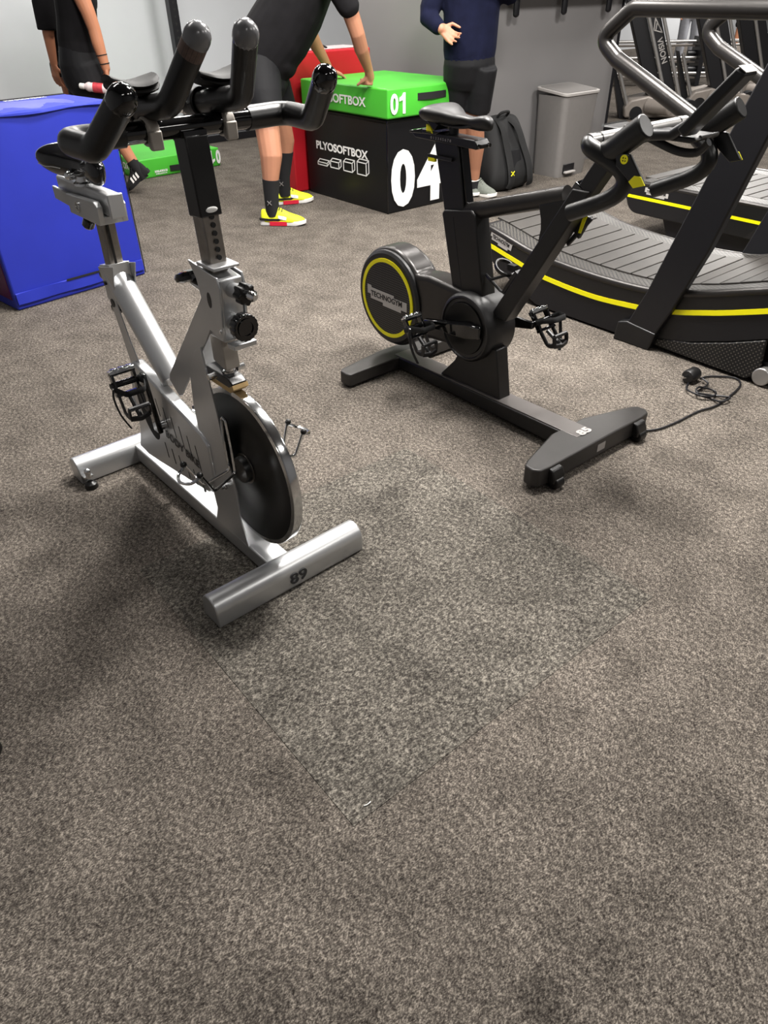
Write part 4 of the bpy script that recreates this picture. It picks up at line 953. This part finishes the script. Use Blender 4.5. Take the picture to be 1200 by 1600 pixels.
def shoe(parent, body, heel, toe, colors, h=.115, W=.10, tilt=None, laces='webbing', marks=True):
    # heel and toe: ground points under the sole ends
    H, T = Vector(heel), Vector(toe); d = (T - H); L = d.length; d.normalize()
    up = Vector((0, 0, 1)); up = (up - d*up.dot(d)).normalized(); l = up.cross(d)
    A = lambda x, y, z: body.q(H + d*x*L + l*y + up*z)
    prof = [(0, .030), (.06, .037), (.25, .036), (.45, .036), (.62, .045), (.78, .048), (.9, .040), (.97, .024), (1.0, .008)]
    k = W/.10
    ring = [(x, w*k) for x, w in prof] + [(x, -w*k*.92) for x, w in prof[::-1]]
    so = MB().loft([[A(x, y*.96, .002 + .012*max(0, x - .8)/.2) for x, y in ring], [A(x, y*1.04, .014 + .012*max(0, x - .8)/.2) for x, y in ring], [A(x, y, .030 + .006*(1 - x) + .006*max(0, x - .8)/.2) for x, y in ring]]).obj('sole', colors[1], None, bev=.002)
    up_r = []
    for x, hw, z in ((.010, .018, .085), (.04, .031, .108), (.12, .037, .104), (.24, .039, .100), (.34, .039, .122), (.42, .039, .120), (.53, .042, .100), (.66, .046, .080), (.80, .045, .068), (.90, .036, .058), (.96, .022, .046), (.99, .008, .036)):
        hw *= k; b = .026; hz = (z - b)
        up_r.append([A(x, hw*cos(a)*(1 if sin(a) < .4 else (1 - .42*(sin(a) - .4)/.6)), b + (hz*sin(a) if sin(a) > 0 else .006*sin(a))) for a in [2*pi*j/18 for j in range(18)]])
    sh = MB().loft(up_r).obj('shoe', colors[0], parent, ang=60, sub=1)
    so.parent = sh
    if marks:
        MB().loft([[A(x, s_*.0405*k*1.06, z) for s_ in (1, -1) for z in ((.004, .030) if s_ > 0 else (.030, .004))] for x in (.22, .34, .46, .60)]).obj('red_wedge', 'shoered', sh)
        MB().loft([[A(x, yy, z + dz) for yy, dz in ((-.0405*k, 0), (.0405*k, 0), (.0405*k, .014), (-.0405*k, .014))] for x, z in ((.0, .038), (.2, .034), (.42, .034), (.52, .046))]).obj('black_band', 'webbing', sh)
        for s_ in (1, -1):
            MB().loft([[A(x, s_*(.0415*k + .001), z), A(x, s_*(.0375*k), z + .018), A(x + .06, s_*(.039*k), z + .012), A(x + .05, s_*(.0425*k + .001), z - .006)] for x, z in ((.42, .052), (.54, .046))]).obj('side_flash', 'shoewhite', sh)
    lc = MB()
    for i in range(5):
        x = .38 + i*.055; z = .122 - i*.0115
        lc.tube(crv([A(x, -.020*k, z - .010), A(x + .01, 0, z + .003), A(x + .02, .020*k, z - .012)]), .0035, 6)
    lc.tube(crv([A(.36, .0, .128), A(.33, .028*k, .116), A(.42, .042*k, .092)]), .003, 6)
    lc.obj('laces', laces, sh)
    return sh

# --- person leaning on the boxes
f = Vector((1, 0, 0))
root = thing('person', 'person in charcoal shirt and yellow shoes bending over, hands on the green box', 'person', (-.70, 5.42, 0), rz=0)
B = Body((-.70, 5.42, 0))
B.limb([(-.74, 5.30, .93), (-.705, 5.18, .56), (-.695, 5.15, .43), (-.715, 5.145, .27), (-.725, 5.145, .10)], [.085, .078, .074, .052, .040])
B.limb([(-.74, 5.54, .93), (-.68, 5.68, .56), (-.665, 5.71, .43), (-.685, 5.715, .27), (-.705, 5.72, .10)], [.085, .078, .074, .052, .040])
B.trunk([(-.74, 5.42, .92), (-.65, 5.42, 1.06), (-.50, 5.42, 1.24), (-.36, 5.43, 1.40), (-.26, 5.44, 1.49)], [(.14, .10), (.14, .11), (.155, .12), (.165, .10), (.11, .07)])
B.limb([(-.26, 5.44, 1.48), (-.13, 5.44, 1.56)], .055)
hd, hf, hu = (-.07, 5.44, 1.61), (.75, 0, -.65), (.65, 0, .75)
B.head(hd, hf, hu)
B.limb([(-.30, 5.25, 1.44), (-.17, 5.22, 1.27), (-.105, 5.27, 1.08), (-.085, 5.32, 1.00), (-.045, 5.42, .885)], [.068, .056, .046, .045, .029])
# near fist planted on its knuckles
B.limb([(-.045, 5.42, .885), (-.035, 5.455, .835)], [.029, .030])
for i, a in enumerate((-.030, -.010, .010, .030)):
    q = Vector((-.040 + a*.55, 5.462 - a*.55, .835)); e = Vector((-.045 + a*.6, 5.470 - a*.6, .793))
    B.limb([q, e, e + Vector((-.028, -.012, .004)), e + Vector((-.030, -.012, .026))], [.0135, .0125, .0115, .0105], 8)
B.limb([(-.055, 5.44, .835), (-.085, 5.440, .815), (-.105, 5.450, .800), (-.118, 5.458, .793)], [.016, .0125, .011, .0095], 8)
# far arm, open hand
B.limb([(-.30, 5.63, 1.44), (-.40, 5.74, 1.26), (-.44, 5.82, 1.09), (-.41, 5.88, 1.00), (-.33, 5.98, .845)], [.066, .055, .045, .044, .028])
B.hand((-.33, 5.98, .840), (.75, .25, -.30), (.15, .1, -1), [.25, .3, .2], spread=.5, side=1)
body = B.fuse('body', 'skin', root, .0055, 3)
B2_ = Body((-.70, 5.42, 0)); B2_.head_parts(hd, hf, root, body, hu)
C = Body((-.70, 5.42, 0))
C.trunk([(-.755, 5.42, .90), (-.70, 5.42, .985), (-.60, 5.42, 1.09), (-.49, 5.42, 1.225), (-.37, 5.43, 1.38), (-.27, 5.44, 1.475)], [(.195, .185), (.20, .200), (.20, .205), (.205, .195), (.205, .160), (.13, .10)], dome=False)
C.limb([(-.31, 5.25, 1.43), (-.21, 5.225, 1.32), (-.155, 5.225, 1.225)], [.088, .078, .070], 14)
C.limb([(-.31, 5.63, 1.43), (-.39, 5.72, 1.28), (-.42, 5.77, 1.20)], [.086, .076, .068], 14)
C.ball((-.575, 5.42, .93), .1, (.75, 1.5, .95))
C.fuse('shirt', 'cloth2', root, .011, 3)
D = Body((-.70, 5.42, 0))
D.trunk([(-.735, 5.42, 1.03), (-.735, 5.42, .92), (-.725, 5.42, .84)], [(.185, .150), (.195, .165), (.185, .155)])
D.trunk([(-.74, 5.32, .92), (-.715, 5.22, .76), (-.690, 5.165, .625)], [(.125, .140), (.115, .118), (.108, .102)], dome=False)
D.trunk([(-.74, 5.52, .92), (-.69, 5.63, .76), (-.655, 5.69, .625)], [(.125, .140), (.115, .118), (.108, .102)], dome=False)
D.fuse('shorts', 'shorts', root, .010, 3)
for s, x, y, h in ((1, -.722, 5.145, .29), (2, -.700, 5.718, .36)):
    MB().tube([Body.q(B2_, p) for p in ((x + .003, y, .06), (x, y, .11), (x + .002, y, .19), (x + .012 if h < .3 else x + .018, y, h))], [.045, .047, .050, .060 if h < .3 else .076], 20).obj('sock', 'sock', root)
    em = MB(); ex = x - .01
    em.tube(crv([Body.q(B2_, p) for p in ((ex - .012, y - .049, .165), (ex, y - .051, .152), (ex + .014, y - .049, .165))]), .003, 6).tube(crv([Body.q(B2_, p) for p in ((ex - .012, y - .049, .137), (ex, y - .051, .150), (ex + .014, y - .049, .137))]), .003, 6)
    em.obj('sock_emblem', 'midgrey', root)
shoe(root, B2_, (-.808, 5.15, 0), (-.495, 5.115, 0), ('shoeyel', 'shoewhite'))
shoe(root, B2_, (-.785, 5.70, 0), (-.490, 5.785, 0), ('shoeyel', 'shoewhite'))

# --- person in navy by the bins
o = (.66, 5.87, 0)
SP = lambda p: (p[0]*.968, p[1] - .20*min(max((p[2] - .12)/.75, 0), 1), p[2] + .012*min(max(p[2] - .3, 0)/.3, 1))
root = thing('person', 'person in navy sweatshirt and black shorts standing by the backpack', 'person', o, rz=0)
B = Body(o, SP)
B.limb([(.730, 5.86, .90), (.735, 5.83, .50), (.755, 5.86, .34), (.762, 5.865, .20), (.765, 5.87, .09)], [.075, .062, .062, .043, .036])
B.limb([(.595, 5.88, .90), (.640, 5.90, .50), (.662, 5.94, .34), (.68, 5.95, .20), (.69, 5.95, 0.09)], [.075, .062, .060, .042, .036])
B.trunk([(.662, 5.88, .90), (.662, 5.88, 1.05), (.66, 5.88, 1.28), (.66, 5.88, 1.44), (.66, 5.88, 1.50)], [(.14, .095), (.14, .10), (.16, .105), (.155, .09), (.09, .07)], side=(1, .35, 0))
B.limb([(.66, 5.88, 1.48), (.67, 5.86, 1.58)], .055)
hd, hf = (.68, 5.85, 1.68), (.45, -.85, -.1)
B.head(hd, hf)
B.limb([(.47, 5.88, 1.42), (.375, 5.84, 1.17), (.375, 5.82, 1.14), (.445, 5.73, 1.075)], [.06, .046, .044, .030])
B.hand((.440, 5.735, 1.085), (.60, -.20, -.45), (.1, -1, .25), [.45, .4, .3], spread=.5, side=-1, k=1.0, thumb=(.1, .1))
B.limb([(.85, 5.90, 1.42), (.90, 5.86, 1.24), (.80, 5.72, 1.33), (.72, 5.68, 1.42)], [.06, .046, .038, .03])
B.hand((.72, 5.68, 1.42), (-.5, 0, .8), (-.3, .9, .1), [.5, .6, .5], side=1)
body = B.fuse('body', 'skin', root, .0055, 3)
K = Body(o, SP); K.head_parts(hd, hf, root, body)
C = Body(o, SP)
C.trunk([(.660, 5.88, .895), (.660, 5.88, .95), (.66, 5.88, 1.10), (.66, 5.88, 1.27), (.66, 5.88, 1.42), (.66, 5.88, 1.50)], [(.178, .128), (.186, .136), (.190, .142), (.195, .145), (.185, .12), (.11, .085)], side=(1, .35, 0), dome=False)
C.limb([(.48, 5.89, 1.42), (.375, 5.845, 1.175), (.365, 5.83, 1.135), (.425, 5.755, 1.085)], [.085, .068, .062, .048])
C.limb([(.85, 5.90, 1.42), (.90, 5.86, 1.24), (.80, 5.74, 1.32)], [.085, .066, .05])
C.fuse('sweatshirt', 'navy', root, .010, 3)
MB().tube([K.q(p) for p in ((.661, 5.88, .888), (.661, 5.88, .925))], [(.176, .128), (.179, .131)], 28, side=(1, -.35, 0)).obj('waistband', 'navy', root, bev=.006)
D = Body(o, SP)
D.trunk([(.662, 5.88, .97), (.662, 5.88, .88), (.66, 5.885, .80)], [(.170, .120), (.182, .135), (.180, .130)], side=(1, .35, 0))
D.trunk([(.752, 5.865, .86), (.742, 5.85, .72), (.735, 5.845, .585)], [(.098, .125), (.096, .115), (.092, .108)], side=(1, .35, 0), dome=False)
D.trunk([(.585, 5.885, .86), (.592, 5.885, .72), (.590, 5.885, .600)], [(.100, .120), (.100, .112), (.098, .105)], side=(1, .35, 0), dome=False)
D.fuse('shorts', 'shorts', root, .009, 3)
for x, y in ((.765, 5.868), (.69, 5.95)):
    so = MB().tube([K.q(p) for p in ((x + .005, y - .005, .05), (x, y, .09), (x - .002, y, .125))], [.040, .040, .042], 18).obj('sock', 'sock', root)
    MB().tube([K.q(p) for p in ((x - .001, y, .108), (x - .002, y, .118))], .0425, 18).obj('white_trim', 'shoewhite', so)
K = Body(o)
shoe(root, K, (.715, 5.90, 0), (.905, 5.775, 0), ('shoegrey', 'shoewhite'), marks=False, laces='shoegrey', W=.09)
shoe(root, K, (.665, 6.00, 0), (.765, 5.80, 0), ('shoegrey', 'shoewhite'), marks=False, laces='shoegrey', W=.09)

# --- person in black with a bottle, left
o = (-2.15, 6.25, 0)
root = thing('person', 'person in black shirt and shorts holding a bottle behind the blue box', 'person', o, rz=0)
B = Body(o)
B.limb([(-2.17, 6.23, .88), (-2.07, 6.21, .50), (-2.025, 6.20, .43), (-1.965, 6.20, .29), (-1.905, 6.20, .165)], [.075, .062, .060, .046, .036])
B.limb([(-2.19, 6.36, .88), (-2.27, 6.37, .50), (-2.25, 6.37, .38), (-2.22, 6.37, .09)], [.075, .06, .058, .036])
B.trunk([(-2.19, 6.28, .90), (-2.18, 6.28, 1.05), (-2.135, 6.28, 1.26), (-2.10, 6.28, 1.42), (-2.10, 6.28, 1.50)], [(.13, .10), (.13, .10), (.155, .11), (.15, .09), (.09, .07)])
B.limb([(-2.10, 6.28, 1.48), (-2.11, 6.28, 1.58)], .055)
hd, hf = (-2.13, 6.28, 1.68), (-1, -.1, -.1)
B.head(hd, hf)
B.limb([(-2.06, 6.10, 1.42), (-2.005, 6.11, 1.20), (-1.990, 6.12, 1.10), (-1.985, 6.12, 1.02), (-1.965, 6.12, .865)], [.066, .050, .045, .044, .030])
B.hand((-1.965, 6.12, .862), (-.12, 0, -1), (-.9, -.35, 0), [.9, 1.3, 1.5], side=1)
B.limb([(-2.10, 6.46, 1.42), (-2.14, 6.50, 1.15), (-2.28, 6.50, 1.02)], [.06, .045, .03])
B.hand((-2.28, 6.50, 1.02), (-1, 0, -.3), (0, -.3, -1), [.4, .5, .4], side=1)
body = B.fuse('body', 'skin2', root, .0055, 3)
K = Body(o); K.head_parts(hd, hf, root, body)
C = Body(o)
C.trunk([(-2.185, 6.28, .93), (-2.18, 6.28, 1.03), (-2.150, 6.28, 1.16), (-2.13, 6.28, 1.28), (-2.10, 6.28, 1.42), (-2.10, 6.28, 1.49)], [(.165, .142), (.160, .138), (.172, .136), (.19, .136), (.185, .115), (.10, .08)], dome=False)
C.limb([(-2.065, 6.10, 1.43), (-2.05, 6.10, 1.38)], [.082, .074])
C.limb([(-2.10, 6.46, 1.43), (-2.12, 6.49, 1.25)], [.082, .074])
C.fuse('shirt', 'cloth', root, .010, 2)
D = Body(o)
D.trunk([(-2.185, 6.28, 1.0), (-2.19, 6.28, .88), (-2.19, 6.28, .80)], [(.16, .135), (.175, .160), (.165, .160)])
D.trunk([(-2.175, 6.22, .86), (-2.13, 6.21, .70), (-2.09, 6.21, .57)], [(.115, .155), (.112, .140), (.105, .125)], dome=False)
D.trunk([(-2.20, 6.36, .86), (-2.24, 6.37, .70), (-2.26, 6.37, .55)], [(.115, .145), (.110, .13), (.105, .12)], dome=False)
D.fuse('shorts', 'shorts', root, .010, 3)
for z, r in ((.945, .040), (.892, .036)):
    x = -1.977 + (.945 - z)*.16
    MB().ring([(r - .003, -.003), (r, -.003), (r, .003), (r - .003, .003)], K.q((x, 6.12, z)), (.12, 0, -1), 24).obj('wristband', 'sock', root)
MB().tube([K.q(p) for p in ((-1.87, 6.20, .10), (-1.905, 6.20, .165), (-1.945, 6.20, .235))], [.040, .041, .046], 18).obj('sock', 'sock', root)
MB().tube([K.q(p) for p in ((-2.22, 6.37, .06), (-2.222, 6.37, .20))], [.040, .044], 18).obj('sock', 'sock', root)
def plain_shoe(heel, toe):
    sh = shoe(root, K, heel, toe, ('sock', 'webbing'), marks=False, laces='sock', W=.095)
    H, T = Vector(heel), Vector(toe); d = (T - H).normalized(); L = (T - H).length; up = Vector((0, 0, 1)); up = (up - d*up.dot(d)).normalized(); l = up.cross(d)
    for i in range(3):
        x = .34 + .12*i
        for s in (1, -1):
            MB().loft([[K.q(H + d*(x + a)*L + l*s*y + up*z) for a, y, z in ((0, .0400, .030), (.065, .0420, .028), (.045, .0360, .066), (-.02, .0345, .072))], [K.q(H + d*(x + a)*L + l*s*(y + .003) + up*z) for a, y, z in ((0, .0400, .030), (.065, .0420, .028), (.045, .0360, .066), (-.02, .0345, .072))]]).obj('white_stripe', 'shoewhite', sh)
plain_shoe((-1.815, 6.205, .150), (-2.005, 6.19, .003))
plain_shoe((-2.17, 6.37, 0), (-2.44, 6.36, 0))
# bottle in that hand
bt = thing('bottle', 'red and white drink bottle held sideways at the hip by the left person', 'bottle', (-2.03, 6.075, .745), rz=0)
ax = Vector((-1, 0, .12)).normalized(); axu = (ax.x, -ax.y, ax.z)
MB().lathe([(0, -.055), (.028, -.055), (.032, -.048), (.032, .04), (.029, .055), (.032, .068), (.030, .082), (.016, .105), (.016, .112), (0, .112)], (0, 0, 0), axu, 24).obj('bottle_body', 'clearpet', bt)
MB().lathe([(.0325, -.03), (.0330, -.03), (.0330, .04), (.0325, .04)], (0, 0, 0), axu, 24).obj('label_band', 'redglass', bt)
MB().lathe([(0, .108), (.019, .108), (.019, .135), (.015, .142), (0, .142)], (0, 0, 0), axu, 20).obj('cap', 'shoewhite', bt)

# --- person behind them
o = (-2.42, 6.72, 0)
root = thing('person', 'person in a loose dark tee standing half hidden at the far left', 'person', o, rz=0)
B = Body(o)
for y in (6.66, 6.84):
    B.limb([(-2.45, y, .90), (-2.46, y, .50), (-2.46, y, .36), (-2.45, y, .09)], [.075, .062, .06, .036])
B.trunk([(-2.43, 6.75, .92), (-2.42, 6.75, 1.06), (-2.41, 6.75, 1.26), (-2.41, 6.75, 1.42), (-2.41, 6.75, 1.5)], [(.16, .11), (.15, .11), (.18, .12), (.17, .1), (.09, .07)])
B.limb([(-2.41, 6.75, 1.48), (-2.40, 6.75, 1.58)], .055)
hd, hf = (-2.39, 6.75, 1.68), (1, -.1, -.1)
B.head(hd, hf)
B.limb([(-2.45, 6.56, 1.43), (-2.475, 6.55, 1.12), (-2.485, 6.55, 1.06), (-2.50, 6.55, .87)], [.06, .046, .043, .028])
B.hand((-2.50, 6.55, .868), (-.10, 0, -1), (.5, .8, 0), [.25, .3, .2], side=1, spread=.2)
B.limb([(-2.41, 6.94, 1.43), (-2.42, 6.97, 1.12), (-2.38, 6.95, .87)], [.06, .046, .028])
B.hand((-2.38, 6.95, .868), (0, 0, -1), (.3, -.8, 0), [.25, .3, .2], side=-1)
body = B.fuse('body', 'skin2', root, .006, 3)
K = Body(o); K.head_parts(hd, hf, root, body)
C = Body(o)
C.trunk([(-2.435, 6.75, .90), (-2.43, 6.75, 1.06), (-2.42, 6.75, 1.26), (-2.415, 6.75, 1.42), (-2.41, 6.75, 1.49)], [(.175, .130), (.175, .135), (.19, .14), (.18, .115), (.10, .08)], dome=False)
C.trunk([(-2.445, 6.57, 1.44), (-2.465, 6.55, 1.25), (-2.475, 6.55, 1.085)], [(.08, .085), (.075, .082), (.072, .082)], dome=False)
C.limb([(-2.41, 6.93, 1.43), (-2.41, 6.96, 1.15)], [.085, .075])
C.fuse('shirt', 'cloth2', root, .010, 3)
D = Body(o)
D.trunk([(-2.445, 6.75, .98), (-2.45, 6.75, .84)], [(.165, .125), (.175, .135)])
for y in (6.66, 6.84): D.trunk([(-2.455, y, .86), (-2.465, y, .775)], [(.10, .118), (.10, .112)], dome=False)
D.fuse('shorts', 'shorts', root, .010, 3)
for y in (6.66, 6.84): shoe(root, K, (-2.50, y, 0), (-2.23, y, 0), ('shoegrey', 'shoewhite'), marks=False, laces='sock', W=.095)

# ------------------------------------------------------------------ far side of the gym
t = thing('squat_rack', 'black perforated steel rack upright by the pale back wall', 'rack', tuple(gw(-3.5, -.27, 0)), YG)
MB().box((0, 0, 1.3), (.085, .085, 2.6)).obj('upright', 'machblack', t, bev=.004)
ho = MB()
for k in range(44):
    ho.cyl((.0425, 0, .12 + k*.055), (.0435, 0, .12 + k*.055), .011, 12)
o = ho.obj('pin_holes', 'beltdark', t); o['kind'] = 'stuff'
MB().box((-.06, -.62, .035), (.07, 1.5, .07)).obj('floor_beam', 'machblack', t, bev=.004)
MB().box((0, 0, .006), (.16, .14, .012)).obj('foot_plate', 'machblack', t)

def gym_machine(x, y, label, brand=False):
    # a leaning tower of two dark panels with bright tubes on a rounded shroud
    t = thing('gym_machine', label, 'gym machine', (x, y, 0), rz=-.12)
    k = -.44
    Q = lambda a, w, z: (a + k*z, w, z)
    def panel(a0, a1, w, d, z0, z1, name):
        return MB().loft([[Q(a0, w, z0), Q(a1, w, z0), Q(a1, w - d, z0), Q(a0, w - d, z0)], [Q(a0, w, z1), Q(a1, w, z1), Q(a1, w - d, z1), Q(a0, w - d, z1)]]).obj(name, 'machblack', t, bev=.008)
    panel(.0, .17, 0, .16, .22, 1.55, 'tower_panel')
    p2 = panel(.205, .325, -.0, .14, .20, 1.55, 'tower_panel')
    for a, z0 in ((.188, .20), (.348, .02)):
        MB().tube([Q(a, .02, z0), Q(a, .02, 1.56)], .020, 14).obj('guide_tube', 'silvertube', t)
    MB().tube([Q(-.26, .02, .01), Q(-.26, .02, .60)], .020, 14).obj('side_tube', 'silvertube', t)
    MB().loft([[Q(-.38, -.05, .0), Q(-.28, -.05, .0), Q(-.28, -.16, .0), Q(-.38, -.16, .0)], [Q(-.30, -.05, .62), Q(-.28, -.05, .62), Q(-.28, -.16, .62), Q(-.30, -.16, .62)]]).obj('side_panel', 'machblack', t)
    MB().prism([(-.34, .02), (.42, .02), (.42, .10), (.36, .17), (.05, .20), (-.10, .24), (-.30, .20), (-.36, .12)], .06, -.35).obj('base_shroud', 'shroud', t, bev=.02, seg=3)
    MB().cyl((-.10, .05, .14), (.12, .25, .14), .075, 24).obj('roller_pad', 'shroud', t, bev=.01)
    MB().cyl((.38, .05, .10), (.38, -.10, .10), .10, 24).obj('wheel_cover', 'machblack', t)
    MB().cyl((-.22, .07, .07), (-.22, -.05, .07), .07, 24).obj('wheel_cover', 'machblack', t)
    if brand:
        o = Vector(Q(.262, .001, .80)); ex = Vector((k, 0, 1))*-1; ey = Vector((1, 0, .0))
        text('lettering', 'VISION', .26, .060, o + Vector((.055, 0, -.12)), (-k, 0, -1), (1, 0, k*.0 - k), 'lidgrey', p2, bold=.02, depth=.001)
        c0 = Vector(Q(.262, .001, .905))
        pts = [(0, .075), (.042, -.055), (-.042, -.035)]
        sg = [((pts[i][0] + k*pts[i][1], pts[i][1]), (pts[(i+1) % 3][0] + k*pts[(i+1) % 3][1], pts[(i+1) % 3][1])) for i in range(3)] + [((-.02 - k*.03, -.03), (.005 + k*.03, .035)), ((.005 + k*.03, .035), (.03 - k*.03, -.02))]
        strokes('emblem', sg, .005, c0, (1, 0, 0), (0, 0, 1), 'lidgrey', p2)
    return t
gym_machine(3.26, 9.45, 'black gym machine with leaning silver tubes and VISION lettering, beyond the bin', True)
gym_machine(4.24, 10.1, 'dark gym machine with leaning silver tubes, right of the VISION machine')
gym_machine(5.00, 10.8, 'dark gym machine with a leaning tower, at the far right edge')

# rack of bright rails behind the machines
t = thing('rail_rack', 'low black rack with three shiny steel rails behind the gym machines', 'rack', (4.6, 12.6, 0), rz=-.1)
for i, (z, dy) in enumerate(((.17, 0), (.36, .16), (.56, .32))):
    MB().tube([(-1.6, -dy, z), (2.2, -dy, z)], .022, 12).obj('rail', 'silvertube', t)
    MB().box((.3, -dy - .14, z - .06), (3.8, .22, .02)).obj('shelf', 'shroud', t)
    for a in (-1.4, -.55, .15, .42, 1.1, 1.7):
        if (i + int(a*10)) % 3: MB().cyl((a, -dy - .10, z + .045), (a + .26, -dy - .10, z + .045), .045, 16).obj('weight', 'machblack', t)
for a in (-1.6, .3, 2.2): MB().prism([(a - .03, 0), (a + .03, 0), (a + .03, .62), (a - .03, .62)], .04, -.5).obj('end_frame', 'machblack', t)

# far people, seen through the machines
def far_person(label, o, trousers, shoec, shirt, shin=False):
    root = thing('person', label, 'person', o, rz=0); B = Body(o); x, y = o[0], o[1]
    for s in (.1, -.1):
        B.limb([(x + s, y, .92), (x + s*1.1, y - .02, .5), (x + s*1.2, y, .09)], [.09, .06, .04])
        B.limb([(x + s*1.9, y, 1.42), (x + s*2.4, y, 1.12), (x + s*2.3, y - .05, .88)], [.055, .045, .03])
        B.hand((x + s*2.3, y - .05, .88), (0, -.1, -1), (-s*5, -.5, 0), [.3, .3, .2], side=1 if s > 0 else -1)
    B.trunk([(x, y, .9), (x, y, 1.1), (x, y, 1.3), (x, y, 1.44), (x, y, 1.5)], [(.16, .11), (.15, .11), (.18, .12), (.17, .1), (.08, .07)], side=(1, 0, 0))
    B.limb([(x, y, 1.48), (x, y, 1.6)], .055); B.head((x, y, 1.7), (0, -1, 0))
    body = B.fuse('body', 'skin2', root, .009, 3); K = Body(o); K.head_parts((x, y, 1.7), (0, -1, 0), root, body)
    C = Body(o); C.trunk([(x, y, .92), (x, y, 1.1), (x, y, 1.3), (x, y, 1.44), (x, y, 1.5)], [(.18, .13), (.18, .13), (.2, .14), (.19, .115), (.1, .08)], side=(1, 0, 0), dome=False)
    for s in (.19, -.19): C.limb([(x + s, y, 1.43), (x + s*1.15, y, 1.25)], [.08, .07])
    C.fuse('shirt', shirt, root, .012, 2)
    D = Body(o); D.trunk([(x, y, 1.0), (x, y, .84)], [(.16, .12), (.17, .13)], side=(1, 0, 0))
    for s in (.1, -.1): D.limb([(x + s, y, .85), (x + s*1.1, y - .02, .5), (x + s*1.15, y, .56 if shin else .14)], [.10, .085, .085 if shin else .075])
    D.fuse('shorts' if shin else 'trousers', trousers, root, .012, 3)
    for s in (.12, -.12):
        if shin: MB().tube([K.q(p) for p in ((x + s, y, .06), (x + s, y, .30))], [.045, .055], 14).obj('sock', shoec, root)
        shoe(root, K, (x + s, y + .06, 0), (x + s*1.15, y - .22, 0), (shoec, 'shoewhite'), marks=False, laces=shoec)
far_person('person in pale grey trousers standing far behind the VISION machine', (5.75, 15.6, 0), 'greycloth', 'sock', 'cloth')
far_person('person with bright white socks and shoes at the far right', (7.62, 17.6, 0), 'shorts', 'shoewhite', 'cloth', True)
t = thing('wall_sign', 'small red and white sign high on the far wall', 'sign', tuple(gw(-7.78, -13.4, 0)), YG)
MB().box((0, 0, 1.52), (.02, .30, .40)).obj('panel', 'vred', t)

# foot of other equipment that just reaches into the frame, and lint on the carpet
t = thing('equipment_foot', 'dark tip of an equipment foot at the left edge of the carpet', 'equipment foot', (-.865, .915, 0), rz=.35)
MB().tube([(-.35, 0, .03), (.005, 0, .03)], .022, 14, squash=.8).obj('foot_bar', 'graphite', t)
MB().tube([(0, 0, .03), (.018, 0, .028)], .025, 14, dome=True).obj('foot_cap', 'rubber', t)
t = thing('lint', 'tiny white sliver of lint lying on the foreground carpet', 'lint', (-.045, .795, .0015), rz=.5)
MB().tube(crv([(-.008, 0, .001), (-.002, .0015, .0018), (.004, .0005, .0015), (.008, -.0012, .001)]), .0011, 6).obj('fibre', 'white', t)
bpy.context.view_layer.update()
